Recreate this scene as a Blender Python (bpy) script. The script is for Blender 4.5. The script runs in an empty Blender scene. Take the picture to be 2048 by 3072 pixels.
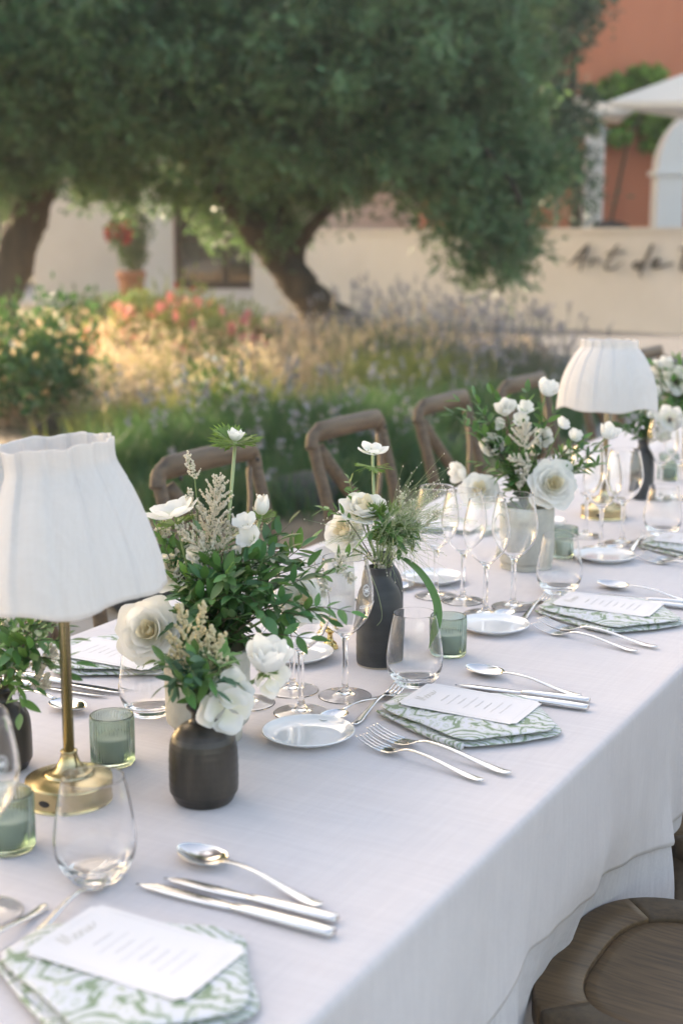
import bpy, bmesh, math, random
import numpy as np
from mathutils import Vector, Matrix, Quaternion

rnd = random.Random(7)
nrg = np.random.default_rng(7)
PI = math.pi
scene = bpy.context.scene
col = scene.collection

# ------------------------------------------------------------------ camera
F_PX, VPX, VPY = 4267.0, 3390.0, 715.0        # 50 mm on a 24x36 frame, 2048x3072 px
EYE = np.array([0.0, 0.0, 1.402])
_p = math.atan2(1536 - VPY, F_PX)
_d = np.array([VPX - 1024, VPY - 1536, F_PX]); _d /= np.linalg.norm(_d)
_u = np.array([0, -math.cos(_p), -math.sin(_p)])
ROT = np.stack([np.cross(_d, _u), _d, _u])     # world axes in camera space
FWD = ROT @ np.array([0, 0, 1.0])
FWH = FWD.copy(); FWH[2] = 0; FWH /= np.linalg.norm(FWH)
RGT = ROT @ np.array([1.0, 0, 0])

cam_d = bpy.data.cameras.new('camera'); cam = bpy.data.objects.new('camera', cam_d); col.objects.link(cam)
_r = ROT @ np.array([1.0, 0, 0]); _up = ROT @ np.array([0, -1.0, 0]); _b = -FWD
M = Matrix.Identity(4)
for i in range(3):
    M[i][0], M[i][1], M[i][2], M[i][3] = _r[i], _up[i], _b[i], EYE[i]
cam.matrix_world = M
cam_d.sensor_fit = 'VERTICAL'; cam_d.sensor_height = 36; cam_d.sensor_width = 24; cam_d.lens = 50
cam_d.clip_start = .05; cam_d.clip_end = 600
cam_d.dof.use_dof = True; cam_d.dof.focus_distance = 2.06; cam_d.dof.aperture_fstop = 4.0
cam_d.dof.aperture_blades = 0
scene.camera = cam

# ------------------------------------------------------------------ sky, sun, exposure
SUN_EL, SUN_AZ = math.radians(21), math.radians(-70)   # low sun from the left, a little behind
world = bpy.data.worlds.new('World'); scene.world = world; world.use_nodes = True
nt = world.node_tree; nt.nodes.clear()
sky = nt.nodes.new('ShaderNodeTexSky'); sky.sky_type = 'NISHITA'; sky.sun_disc = False
sky.sun_elevation = SUN_EL; sky.sun_rotation = SUN_AZ % (2 * PI)
sky.air_density = 1.0; sky.dust_density = 4.0; sky.ozone_density = 1.0
bg = nt.nodes.new('ShaderNodeBackground'); bg.inputs[1].default_value = .15
out = nt.nodes.new('ShaderNodeOutputWorld')
nt.links.new(sky.outputs[0], bg.inputs[0]); nt.links.new(bg.outputs[0], out.inputs[0])
sun_d = bpy.data.lights.new('sun', 'SUN'); sun_d.energy = 3.5; sun_d.angle = math.radians(.5); sun_d.color = (1.0, .90, .80)
sun = bpy.data.objects.new('sun', sun_d); col.objects.link(sun)
SUN = Vector((math.sin(SUN_AZ) * math.cos(SUN_EL), math.cos(SUN_AZ) * math.cos(SUN_EL), math.sin(SUN_EL)))
sun.rotation_mode = 'QUATERNION'; sun.rotation_quaternion = (-SUN).to_track_quat('-Z', 'Y')
vs = scene.view_settings
scene.display_settings.display_device = 'sRGB'
vs.view_transform = 'Standard'; vs.look = 'None'; vs.gamma = 1; vs.use_curve_mapping = False
vs.exposure = 2.22
vs.use_white_balance = True; vs.white_balance_temperature = 8100; vs.white_balance_tint = 12
cy = scene.cycles
cy.max_bounces = 20; cy.transmission_bounces = 18; cy.glossy_bounces = 8; cy.diffuse_bounces = 5; cy.transparent_max_bounces = 16
cy.use_denoising = True; cy.denoiser = 'OPENIMAGEDENOISE'
cy.sample_clamp_indirect = 6; cy.caustics_reflective = True; cy.caustics_refractive = True

# ------------------------------------------------------------------ rays (photo px -> a world point at a chosen depth)
def ray(px, py): return ROT @ np.array([px - 1024, py - 1536, F_PX])
def on_z(px, py, z=.75):
    w = ray(px, py); return EYE + w * ((z - EYE[2]) / w[2])
def proj(P):
    c = ROT.T @ (np.asarray(P, float) - EYE); return 1024 + F_PX * c[0] / c[2], 1536 + F_PX * c[1] / c[2]
def at_d(px, py, D):                # D: camera depth in metres
    return EYE + ray(px, py) * (D / F_PX)
def at_h(px, py, D):                # D: horizontal distance along the view
    w = ray(px, py); return EYE + w * (D / float(w @ FWH))

# ------------------------------------------------------------------ materials
def mat(name, color, rough=.6, var=.0, scale=20, col2=None, spec=.5, metal=0, bump=0, bscale=200, translucent=0, trcol=None, rand=0, coat=0, stretch=None, sheen=0):
    m = bpy.data.materials.new(name); m.use_nodes = True
    n = m.node_tree.nodes; l = m.node_tree.links; n.clear()
    o = n.new('ShaderNodeOutputMaterial'); b = n.new('ShaderNodeBsdfPrincipled')
    b.inputs['Roughness'].default_value = rough; b.inputs['Metallic'].default_value = metal
    b.inputs['Specular IOR Level'].default_value = spec
    if coat: b.inputs['Coat Weight'].default_value = coat
    if sheen: b.inputs['Sheen Weight'].default_value = sheen
    tc = n.new('ShaderNodeTexCoord'); src = tc.outputs['Object']
    if stretch:
        mp = n.new('ShaderNodeMapping'); mp.inputs['Scale'].default_value = stretch; l.new(src, mp.inputs[0]); src = mp.outputs[0]
    csock = None
    c4 = (*color, 1)
    if var or col2:
        t = n.new('ShaderNodeTexNoise'); t.inputs['Scale'].default_value = scale; t.inputs['Detail'].default_value = 5; t.inputs['Roughness'].default_value = .6
        l.new(src, t.inputs['Vector'])
        r = n.new('ShaderNodeValToRGB'); r.color_ramp.elements[0].position = .3; r.color_ramp.elements[1].position = .7
        a = col2 if col2 else tuple(max(0, c * (1 - var)) for c in color)
        bb = color if col2 else tuple(min(1, c * (1 + var)) for c in color)
        r.color_ramp.elements[0].color = (*a, 1); r.color_ramp.elements[1].color = (*bb, 1)
        l.new(t.outputs['Fac'], r.inputs[0]); csock = r.outputs[0]
    if rand:
        g = n.new('ShaderNodeNewGeometry'); oi = n.new('ShaderNodeObjectInfo'); ad = n.new('ShaderNodeMath'); ad.operation = 'ADD'
        l.new(g.outputs['Random Per Island'], ad.inputs[0]); l.new(oi.outputs['Random'], ad.inputs[1])
        fr = n.new('ShaderNodeMath'); fr.operation = 'FRACT'; l.new(ad.outputs[0], fr.inputs[0])
        hv = n.new('ShaderNodeHueSaturation'); mr = n.new('ShaderNodeMapRange')
        mr.inputs['To Min'].default_value = 1 - rand; mr.inputs['To Max'].default_value = 1 + rand
        l.new(fr.outputs[0], mr.inputs[0]); l.new(mr.outputs[0], hv.inputs['Value'])
        mh = n.new('ShaderNodeMapRange'); mh.inputs['To Min'].default_value = .5 - rand * .05; mh.inputs['To Max'].default_value = .5 + rand * .04
        ml = n.new('ShaderNodeMath'); ml.operation = 'MULTIPLY'; ml.inputs[1].default_value = 7.31; l.new(fr.outputs[0], ml.inputs[0])
        f2 = n.new('ShaderNodeMath'); f2.operation = 'FRACT'; l.new(ml.outputs[0], f2.inputs[0]); l.new(f2.outputs[0], mh.inputs[0]); l.new(mh.outputs[0], hv.inputs['Hue'])
        if csock: l.new(csock, hv.inputs['Color'])
        else: hv.inputs['Color'].default_value = c4
        csock = hv.outputs[0]
    if csock: l.new(csock, b.inputs['Base Color'])
    else: b.inputs['Base Color'].default_value = c4
    if bump:
        t2 = n.new('ShaderNodeTexNoise'); t2.inputs['Scale'].default_value = bscale; t2.inputs['Detail'].default_value = 4
        l.new(src, t2.inputs['Vector'])
        bp = n.new('ShaderNodeBump'); bp.inputs['Strength'].default_value = bump; bp.inputs['Distance'].default_value = .002
        l.new(t2.outputs['Fac'], bp.inputs['Height']); l.new(bp.outputs[0], b.inputs['Normal'])
    last = b.outputs[0]
    if translucent:
        tr = n.new('ShaderNodeBsdfTranslucent'); mx = n.new('ShaderNodeMixShader'); mx.inputs[0].default_value = translucent
        if trcol: tr.inputs[0].default_value = (*trcol, 1)
        elif csock: l.new(csock, tr.inputs[0])
        else: tr.inputs[0].default_value = c4
        l.new(b.outputs[0], mx.inputs[1]); l.new(tr.outputs[0], mx.inputs[2]); last = mx.outputs[0]
    l.new(last, o.inputs[0])
    return m

def glass_mat(name, color=(1, 1, 1), rough=0.0, ior=1.5):
    m = bpy.data.materials.new(name); m.use_nodes = True
    n = m.node_tree.nodes; n.clear(); o = n.new('ShaderNodeOutputMaterial'); g = n.new('ShaderNodeBsdfGlass')
    g.inputs['Color'].default_value = (*color, 1); g.inputs['Roughness'].default_value = rough; g.inputs['IOR'].default_value = ior
    m.node_tree.links.new(g.outputs[0], o.inputs[0]); return m

def linen_mat(name, base, dark, sc=1.0, wrinkle=.25, transl=0):
    """woven cloth: fine warp/weft bump, slubs in the colour, soft broad creasing"""
    m = bpy.data.materials.new(name); m.use_nodes = True
    n = m.node_tree.nodes; l = m.node_tree.links; n.clear()
    o = n.new('ShaderNodeOutputMaterial'); b = n.new('ShaderNodeBsdfPrincipled')
    b.inputs['Roughness'].default_value = .85; b.inputs['Specular IOR Level'].default_value = .2; b.inputs['Sheen Weight'].default_value = .15
    tc = n.new('ShaderNodeTexCoord')
    fac = None; hs = []
    for st in ((330 * sc, 10 * sc, 14 * sc), (10 * sc, 330 * sc, 330 * sc), (9 * sc, 170 * sc, 9 * sc)):
        mp = n.new('ShaderNodeMapping'); mp.inputs['Scale'].default_value = st; l.new(tc.outputs['Object'], mp.inputs[0])
        t = n.new('ShaderNodeTexNoise'); t.inputs['Scale'].default_value = 1; t.inputs['Detail'].default_value = 2; l.new(mp.outputs[0], t.inputs['Vector']); hs.append(t.outputs['Fac'])
    a = n.new('ShaderNodeMath'); a.operation = 'ADD'; l.new(hs[0], a.inputs[0]); l.new(hs[1], a.inputs[1])
    a2 = n.new('ShaderNodeMath'); a2.operation = 'ADD'; l.new(a.outputs[0], a2.inputs[0]); l.new(hs[2], a2.inputs[1])
    mr = n.new('ShaderNodeMapRange'); mr.inputs['From Min'].default_value = 1.15; mr.inputs['From Max'].default_value = 1.85; l.new(a2.outputs[0], mr.inputs[0])
    mx = n.new('ShaderNodeMix'); mx.data_type = 'RGBA'; mx.inputs[6].default_value = (*dark, 1); mx.inputs[7].default_value = (*base, 1); l.new(mr.outputs[0], mx.inputs[0])
    l.new(mx.outputs[2], b.inputs['Base Color'])
    b1 = n.new('ShaderNodeBump'); b1.inputs['Strength'].default_value = .25; b1.inputs['Distance'].default_value = .0006; l.new(a2.outputs[0], b1.inputs['Height'])
    t3 = n.new('ShaderNodeTexNoise'); t3.inputs['Scale'].default_value = 7; t3.inputs['Detail'].default_value = 3; l.new(tc.outputs['Object'], t3.inputs['Vector'])
    b2 = n.new('ShaderNodeBump'); b2.inputs['Strength'].default_value = wrinkle; b2.inputs['Distance'].default_value = .01; l.new(t3.outputs['Fac'], b2.inputs['Height']); l.new(b1.outputs[0], b2.inputs['Normal'])
    l.new(b2.outputs[0], b.inputs['Normal'])
    last = b.outputs[0]
    if transl:
        tr = n.new('ShaderNodeBsdfTranslucent'); l.new(mx.outputs[2], tr.inputs[0]); ms = n.new('ShaderNodeMixShader'); ms.inputs[0].default_value = transl
        l.new(b.outputs[0], ms.inputs[1]); l.new(tr.outputs[0], ms.inputs[2]); last = ms.outputs[0]
    l.new(last, o.inputs[0]); return m

def wood_mat(name, c1, c2, stretch=(4, 60, 60), rough=.5, spec=.4):
    m = mat(name, c1, rough, scale=1, col2=c2, spec=spec, stretch=stretch, bump=.15, bscale=1.5)
    return m

def marbled_mat(name):
    """printed cloth: green and white marbled swirls"""
    m = bpy.data.materials.new(name); m.use_nodes = True
    n = m.node_tree.nodes; l = m.node_tree.links; n.clear()
    o = n.new('ShaderNodeOutputMaterial'); b = n.new('ShaderNodeBsdfPrincipled'); b.inputs['Roughness'].default_value = .85; b.inputs['Specular IOR Level'].default_value = .2
    tc = n.new('ShaderNodeTexCoord')
    w1 = n.new('ShaderNodeTexNoise'); w1.inputs['Scale'].default_value = 9; w1.inputs['Detail'].default_value = 1.5; l.new(tc.outputs['Object'], w1.inputs['Vector'])
    vm = n.new('ShaderNodeVectorMath'); vm.operation = 'MULTIPLY_ADD'; l.new(w1.outputs['Color'], vm.inputs[0]); vm.inputs[1].default_value = (.11, .11, .11); l.new(tc.outputs['Object'], vm.inputs[2])
    wv = n.new('ShaderNodeTexWave'); wv.wave_type = 'RINGS'; wv.inputs['Scale'].default_value = 36; wv.inputs['Distortion'].default_value = 6; wv.inputs['Detail'].default_value = 1.5; wv.inputs['Detail Scale'].default_value = 1.6
    l.new(vm.outputs[0], wv.inputs['Vector'])
    r = n.new('ShaderNodeValToRGB'); e = r.color_ramp.elements
    e[0].position = 0; e[0].color = (.25, .32, .215, 1); e[1].position = 1; e[1].color = (.66, .66, .69, 1)
    for p, c in ((.15, (.25, .32, .215, 1)), (.21, (.64, .66, .66, 1)), (.30, (.66, .66, .68, 1)), (.33, (.30, .37, .24, 1)), (.40, (.33, .40, .28, 1)), (.44, (.66, .66, .68, 1)), (.62, (.66, .66, .68, 1)), (.68, (.45, .50, .36, 1)), (.76, (.50, .53, .40, 1)), (.80, (.66, .66, .69, 1))):
        k = e.new(p); k.color = c
    l.new(wv.outputs['Fac'], r.inputs[0]); l.new(r.outputs[0], b.inputs['Base Color'])
    t2 = n.new('ShaderNodeTexNoise'); t2.inputs['Scale'].default_value = 900; l.new(tc.outputs['Object'], t2.inputs['Vector'])
    bp = n.new('ShaderNodeBump'); bp.inputs['Strength'].default_value = .2; bp.inputs['Distance'].default_value = .0006; l.new(t2.outputs['Fac'], bp.inputs['Height']); l.new(bp.outputs[0], b.inputs['Normal'])
    l.new(b.outputs[0], o.inputs[0]); return m

def petal_mat():
    """thin white petal: greenish cream at the claw, fine lengthwise veins"""
    m = bpy.data.materials.new('white_petal'); m.use_nodes = True
    n = m.node_tree.nodes; l = m.node_tree.links; n.clear()
    o = n.new('ShaderNodeOutputMaterial'); b = n.new('ShaderNodeBsdfPrincipled'); b.inputs['Roughness'].default_value = .6; b.inputs['Specular IOR Level'].default_value = .2
    tc = n.new('ShaderNodeTexCoord'); sp = n.new('ShaderNodeSeparateXYZ'); l.new(tc.outputs['Object'], sp.inputs[0])
    mr = n.new('ShaderNodeMapRange'); mr.inputs['From Max'].default_value = .20; l.new(sp.outputs[2], mr.inputs[0])
    at = n.new('ShaderNodeMath'); at.operation = 'ARCTAN2'; l.new(sp.outputs[1], at.inputs[0]); l.new(sp.outputs[0], at.inputs[1])
    cb = n.new('ShaderNodeCombineXYZ'); ml = n.new('ShaderNodeMath'); ml.operation = 'MULTIPLY'; ml.inputs[1].default_value = 26; l.new(at.outputs[0], ml.inputs[0]); l.new(ml.outputs[0], cb.inputs[0]); l.new(sp.outputs[2], cb.inputs[1])
    t = n.new('ShaderNodeTexNoise'); t.inputs['Scale'].default_value = 1.2; t.inputs['Detail'].default_value = 3; l.new(cb.outputs[0], t.inputs['Vector'])
    mx = n.new('ShaderNodeMix'); mx.data_type = 'RGBA'; mx.inputs[6].default_value = (.85, .85, .71, 1); mx.inputs[7].default_value = (.93, .92, .885, 1); l.new(mr.outputs[0], mx.inputs[0])
    m2 = n.new('ShaderNodeMix'); m2.data_type = 'RGBA'; m2.blend_type = 'MULTIPLY'; m2.inputs[0].default_value = .05; l.new(mx.outputs[2], m2.inputs[6]); l.new(t.outputs['Fac'], m2.inputs[7])
    l.new(m2.outputs[2], b.inputs['Base Color'])
    bp = n.new('ShaderNodeBump'); bp.inputs['Strength'].default_value = .12; bp.inputs['Distance'].default_value = .004; l.new(t.outputs['Fac'], bp.inputs['Height']); l.new(bp.outputs[0], b.inputs['Normal'])
    tr = n.new('ShaderNodeBsdfTranslucent'); l.new(m2.outputs[2], tr.inputs[0]); ms = n.new('ShaderNodeMixShader'); ms.inputs[0].default_value = .45
    l.new(b.outputs[0], ms.inputs[1]); l.new(tr.outputs[0], ms.inputs[2]); l.new(ms.outputs[0], o.inputs[0]); return m

MT = {}
def init_mats():
    MT['cloth'] = linen_mat('table_linen', (.635, .595, .597), (.580, .540, .546), 1, .35)
    MT['cloth_under'] = linen_mat('skirt_linen', (.59, .565, .575), (.51, .485, .50), 1, .3)
    MT['shade'] = linen_mat('shade_linen', (.88, .84, .81), (.83, .785, .75), 1.6, .25, .3)
    MT['shade_in'] = mat('shade_lining', (.8, .79, .82), .7, translucent=.3)
    MT['napkin'] = marbled_mat('marbled_napkin')
    MT['paper'] = mat('card_paper', (.77, .735, .73), .75, bump=.05, bscale=600)
    MT['ink'] = mat('card_ink', (.50, .47, .40), .6)
    MT['ink_faint'] = mat('card_ink_faint', (.66, .63, .61), .6)
    MT['steel'] = mat('polished_steel', (.72, .71, .70), .13, metal=1)
    MT['steel_b'] = mat('blade_steel', (.70, .69, .67), .09, metal=1, bump=.04, bscale=60)
    MT['glass'] = glass_mat('clear_glass', (1, 1, 1), 0, 1.42)
    MT['green_glass'] = glass_mat('green_glass', (.80, .86, .825), .02, 1.45)
    MT['wax'] = mat('candle_wax', (.85, .84, .80), .5, translucent=.2)
    MT['wick'] = mat('candle_wick', (.05, .05, .05), .9)
    MT['brass'] = mat('brushed_brass', (.50, .41, .235), .27, metal=1, var=.06, scale=3, stretch=(1, 1, 60), bump=.05, bscale=3)
    MT['gold'] = mat('polished_gold', (.78, .58, .24), .12, metal=1)
    MT['port'] = mat('port_black', (.01, .01, .01), .4)
    MT['china'] = mat('white_china', (.82, .82, .83), .08, coat=.5)
    MT['stoneware'] = mat('brown_stoneware', (.058, .047, .036), .34, scale=1, col2=(.010, .0095, .009), stretch=(34, 34, 9), bump=.25, bscale=2.5, spec=.45)
    MT['charcoal'] = mat('charcoal_stoneware', (.055, .058, .060), .5, scale=1, col2=(.034, .036, .038), stretch=(14, 14, 60), bump=.2, bscale=1.2, spec=.45)
    MT['foot_ring'] = mat('bare_clay', (.45, .38, .30), .8)
    MT['concrete'] = mat('speckled_concrete', (.50, .48, .42), .85, scale=60, col2=(.40, .385, .335), bump=.3, bscale=300)
    MT['petal'] = petal_mat()
    MT['petal_in'] = mat('cream_petal', (.86, .79, .62), .55, var=.04, scale=50, spec=.25, translucent=.3, trcol=(.9, .82, .62))
    MT['astilbe'] = mat('cream_floret', (.90, .85, .74), .7, rand=.08, translucent=.5, trcol=(.95, .92, .84))
    MT['astilbe_y'] = mat('yellow_cream_floret', (.90, .82, .60), .7, rand=.08, translucent=.5, trcol=(.95, .90, .70))
    MT['stem'] = mat('green_stem', (.17, .25, .09), .5, translucent=.1)
    MT['stem_pale'] = mat('pale_green_stem', (.34, .42, .22), .5, var=.1, scale=30)
    MT['twig'] = mat('brown_twig', (.075, .07, .035), .6)
    MT['leaf_dark'] = mat('dark_glossy_leaf', (.050, .155, .050), .38, rand=.45, spec=.5, translucent=.22, trcol=(.10, .22, .04))
    MT['leaf_mid'] = mat('mid_green_leaf', (.090, .215, .062), .42, rand=.38, spec=.45, translucent=.25, trcol=(.14, .28, .05))
    MT['leaf_blue'] = mat('blue_green_leaf', (.080, .170, .095), .45, rand=.25, spec=.4, translucent=.2)
    MT['collar'] = mat('anemone_collar', (.13, .24, .06), .5, rand=.3, translucent=.35, trcol=(.25, .40, .08))
    MT['stamen'] = mat('dark_stamen', (.03, .02, .015), .6)
    MT['chair'] = wood_mat('weathered_oak', (.150, .106, .070), (.078, .055, .037), (90, 7, 90), .5)
    MT['chair_seat'] = wood_mat('brown_oak_seat', (.170, .102, .050), (.070, .043, .022), (9, 150, 150), .46, .3)
    MT['chair_rim'] = wood_mat('brown_oak_rim', (.125, .082, .046), (.070, .048, .029), (110, 110, 110), .5, .3)
    MT['bolt'] = mat('dark_bolt', (.05, .05, .05), .4, metal=1)
    MT['gravel'] = mat('gravel_paving', (.30, .29, .28), .9, scale=3, col2=(.20, .20, .19), bump=.6, bscale=60)
    MT['soil'] = mat('bed_soil', (.22, .165, .105), .95, scale=4, col2=(.10, .075, .05), bump=.8, bscale=30)
    MT['dry_ground'] = mat('straw_ground', (.40, .29, .16), .95, scale=5, col2=(.26, .19, .10))
    MT['path'] = mat('pale_path', (.15, .158, .175), .85, scale=2, col2=(.12, .127, .145))
    MT['plaster'] = mat('cream_plaster', (.76, .70, .655), .9, scale=.9, col2=(.67, .61, .565))
    MT['plaster_w'] = mat('white_plaster', (.74, .72, .70), .85, var=.03, scale=1.5)
    MT['terra'] = mat('terracotta_render', (.60, .215, .12), .9, scale=1, col2=(.52, .175, .095), stretch=(1.4, 1.4, .25))
    MT['terra_pot'] = mat('terracotta_pot', (.42, .17, .09), .8, var=.15, scale=8)
    MT['frame'] = mat('dark_timber', (.045, .030, .022), .5)
    MT['pane'] = mat('window_pane', (.012, .013, .012), .03, spec=.8, coat=1)
    MT['canvas'] = mat('parasol_canvas', (.72, .68, .62), .85, translucent=.12)
    MT['pole'] = mat('pole_grey', (.30, .29, .27), .5)
    MT['sign'] = mat('sign_letters', (.045, .042, .04), .5)
    MT['bark'] = mat('olive_bark', (.075, .060, .043), .95, scale=3, col2=(.030, .025, .019), bump=1, bscale=9, stretch=(2, 2, .6))
    MT['olive'] = mat('olive_leaf', (.115, .240, .108), .45, scale=1.1, col2=(.044, .118, .050), rand=.5, spec=.5, translucent=.28, trcol=(.16, .29, .11))
    MT['olive_shaded'] = mat('shaded_olive_leaf', (.070, .140, .080), .45, scale=1.1, col2=(.035, .085, .045), rand=.45, translucent=.15)  # darker copy of the olive leaf, shade put into its colour
    MT['shrub'] = mat('shrub_leaf', (.06, .13, .04), .5, rand=.4, translucent=.3, trcol=(.14, .26, .04))
    MT['shrub_l'] = mat('light_shrub_leaf', (.26, .29, .10), .6, rand=.35, translucent=.35, trcol=(.28, .32, .08))
    MT['shrub_g'] = mat('grey_lavender_leaf', (.115, .145, .10), .6, rand=.3, translucent=.3)
    MT['lav'] = mat('lavender_spike', (.29, .275, .31), .7, rand=.3, translucent=.2)
    MT['straw'] = mat('dry_straw', (.58, .46, .33), .7, rand=.4, translucent=.4, trcol=(.62, .48, .31))
    MT['pink'] = mat('pink_flower', (.74, .27, .23), .6, rand=.2, translucent=.3)
    MT['red'] = mat('red_flower', (.45, .035, .02), .6, rand=.2, translucent=.2)
    MT['whitefl'] = mat('white_flower', (.8, .8, .78), .6, translucent=.3)
    MT['vine'] = mat('vine_leaf', (.14, .30, .045), .5, rand=.35, translucent=.25)
    MT['row_leaf'] = mat('row_lavender_leaf', (.042, .105, .048), .5, rand=.4, translucent=.3, trcol=(.10, .22, .06))
    MT['edge'] = mat('edging_timber', (.03, .024, .02), .9, var=.3, scale=6)
    MT['rock'] = mat('grey_rock', (.075, .075, .070), .9, scale=6, col2=(.04, .04, .038), bump=.8, bscale=20)
    MT['print'] = mat('white_print', (.82, .82, .82), .6)
init_mats()

# ------------------------------------------------------------------ objects
def tag(o, label=None, cat=None, group=None, kind=None):
    if label: o['label'] = label
    if cat: o['category'] = cat
    if group: o['group'] = group
    if kind: o['kind'] = kind
    return o
def thing(name, label, cat, loc=(0, 0, 0), rz=0, group=None):
    o = bpy.data.objects.new(name, None); o.empty_display_size = .05; col.objects.link(o)
    o.location = loc; o.rotation_euler = (0, 0, rz)
    return tag(o, label, cat, group)
def mk(name, V, F, m, smooth=True):
    me = bpy.data.meshes.new(name)
    me.from_pydata([tuple(map(float, v)) for v in V], [], F)
    if smooth: me.polygons.foreach_set('use_smooth', [True] * len(me.polygons))
    me.materials.append(MT[m] if isinstance(m, str) else m)
    return me
def put(name, me, parent=None, loc=None, rot=None, scale=None, mtx=None):
    o = bpy.data.objects.new(name, me); col.objects.link(o)
    if parent: o.parent = parent
    if mtx is not None: o.matrix_basis = mtx
    else:
        if loc is not None: o.location = loc
        if rot is not None: o.rotation_euler = rot
        if scale is not None: o.scale = scale if hasattr(scale, '__len__') else (scale,) * 3
    return o
def obj(name, VF, m, parent=None, smooth=True, **k): return put(name, mk(name, VF[0], VF[1], m, smooth), parent, **k)
def structure(name, VF, m, smooth=False): return tag(obj(name, VF, m, None, smooth), kind='structure')
def copy_tree(o, parent=None):
    c = o.copy(); col.objects.link(c); c.parent = parent
    for ch in list(o.children): copy_tree(ch, c)
    return c

def join(*parts):
    V, F = [], []
    for v, f in parts:
        n = len(V); V.extend(v); F.extend([tuple(i + n for i in q) for q in f])
    return V, F
def tfm(VF, loc=(0, 0, 0), rot=None, s=1):
    Mx = Matrix.Translation(loc) @ (rot.to_matrix().to_4x4() if rot is not None else Matrix.Identity(4)) @ Matrix.Diagonal((*((s,) * 3 if not hasattr(s, '__len__') else s), 1))
    return [Mx @ Vector(v) for v in VF[0]], VF[1]
def grid(fn, nu, nv, cu=False, flip=False):
    """fn(u,v) for u,v in 0..1; cu closes u"""
    V = []; F = []; mu = nu if cu else nu + 1
    for j in range(nv + 1):
        for i in range(mu): V.append(fn(i / nu, j / nv))
    for j in range(nv):
        for i in range(nu):
            a = j * mu + i; b = j * mu + (i + 1) % mu; c = (j + 1) * mu + (i + 1) % mu; d = (j + 1) * mu + i
            F.append((a, d, c, b) if flip else (a, b, c, d))
    return V, F
def lathe(prof, n=40, wob=None):
    """closed by its own profile: end points with r=0 are poles"""
    V, F = [], []; rows = []
    for ri, (r, z) in enumerate(prof):
        if r < 1e-6: rows.append([len(V)]); V.append((0, 0, z))
        else:
            k = len(V); rows.append(list(range(k, k + n)))
            for i in range(n):
                a = 2 * PI * i / n; q = r * (wob(a, ri) if wob else 1); V.append((q * math.cos(a), q * math.sin(a), z))
    for A, B in zip(rows, rows[1:]):
        if len(A) == 1 and len(B) == 1: continue
        for i in range(n):
            j = (i + 1) % n
            if len(A) == 1: F.append((A[0], B[j], B[i]))
            elif len(B) == 1: F.append((A[i], A[j], B[0]))
            else: F.append((A[i], A[j], B[j], B[i]))
    return V, F
def frames(P):
    P = [Vector(p) for p in P]; T = []
    for i in range(len(P)):
        a = P[max(0, i - 1)]; b = P[min(len(P) - 1, i + 1)]; T.append((b - a).normalized())
    up = Vector((0, 0, 1)) if abs(T[0].z) < .9 else Vector((1, 0, 0))
    N = (up - T[0] * up.dot(T[0])).normalized(); out = []
    for i, t in enumerate(T):
        if i: N = (N - t * N.dot(t)).normalized()
        out.append((P[i], t, N, t.cross(N)))
    return out
def tube(P, R, n=8, cap=True, flat=None):
    """R: radius or list; flat=(a,b): list of half widths (binormal, normal)"""
    fr = frames(P); V = []; F = []
    for i, (p, t, N, B) in enumerate(fr):
        rb, rn = flat[i] if flat else ((R[i],) * 2 if hasattr(R, '__len__') else (R, R))
        for k in range(n):
            a = 2 * PI * k / n; V.append(p + B * (rb * math.cos(a)) + N * (rn * math.sin(a)))
    for i in range(len(fr) - 1):
        for k in range(n):
            F.append((i * n + k, i * n + (k + 1) % n, (i + 1) * n + (k + 1) % n, (i + 1) * n + k))
    if cap: F.append(tuple(range(n))[::-1]); F.append(tuple((len(fr) - 1) * n + k for k in range(n)))
    return V, F
def box(x0, x1, y0, y1, z0, z1):
    V = [(x, y, z) for z in (z0, z1) for y in (y0, y1) for x in (x0, x1)]
    return V, [(0, 2, 3, 1), (4, 5, 7, 6), (0, 1, 5, 4), (2, 6, 7, 3), (0, 4, 6, 2), (1, 3, 7, 5)]
def prism(poly, z0, z1):
    n = len(poly); V = [(x, y, z0) for x, y in poly] + [(x, y, z1) for x, y in poly]
    return V, [tuple(range(n))[::-1], tuple(range(n, 2 * n))] + [(i, (i + 1) % n, n + (i + 1) % n, n + i) for i in range(n)]
def bez(a, b, c, n=10):
    a, b, c = Vector(a), Vector(b), Vector(c)
    return [a * (1 - t) ** 2 + b * (2 * t * (1 - t)) + c * t * t for t in [i / n for i in range(n + 1)]]
def crom(pts, n=6):
    P = [Vector(p) for p in pts]; P = [P[0] * 2 - P[1]] + P + [P[-1] * 2 - P[-2]]; o = []
    for i in range(1, len(P) - 2):
        for k in range(n):
            t = k / n; a, b, c, d = P[i - 1:i + 3]
            o.append(.5 * ((2 * b) + (c - a) * t + (2 * a - 5 * b + 4 * c - d) * t * t + (3 * b - a - 3 * c + d) * t ** 3))
    o.append(P[-2]); return o
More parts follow.
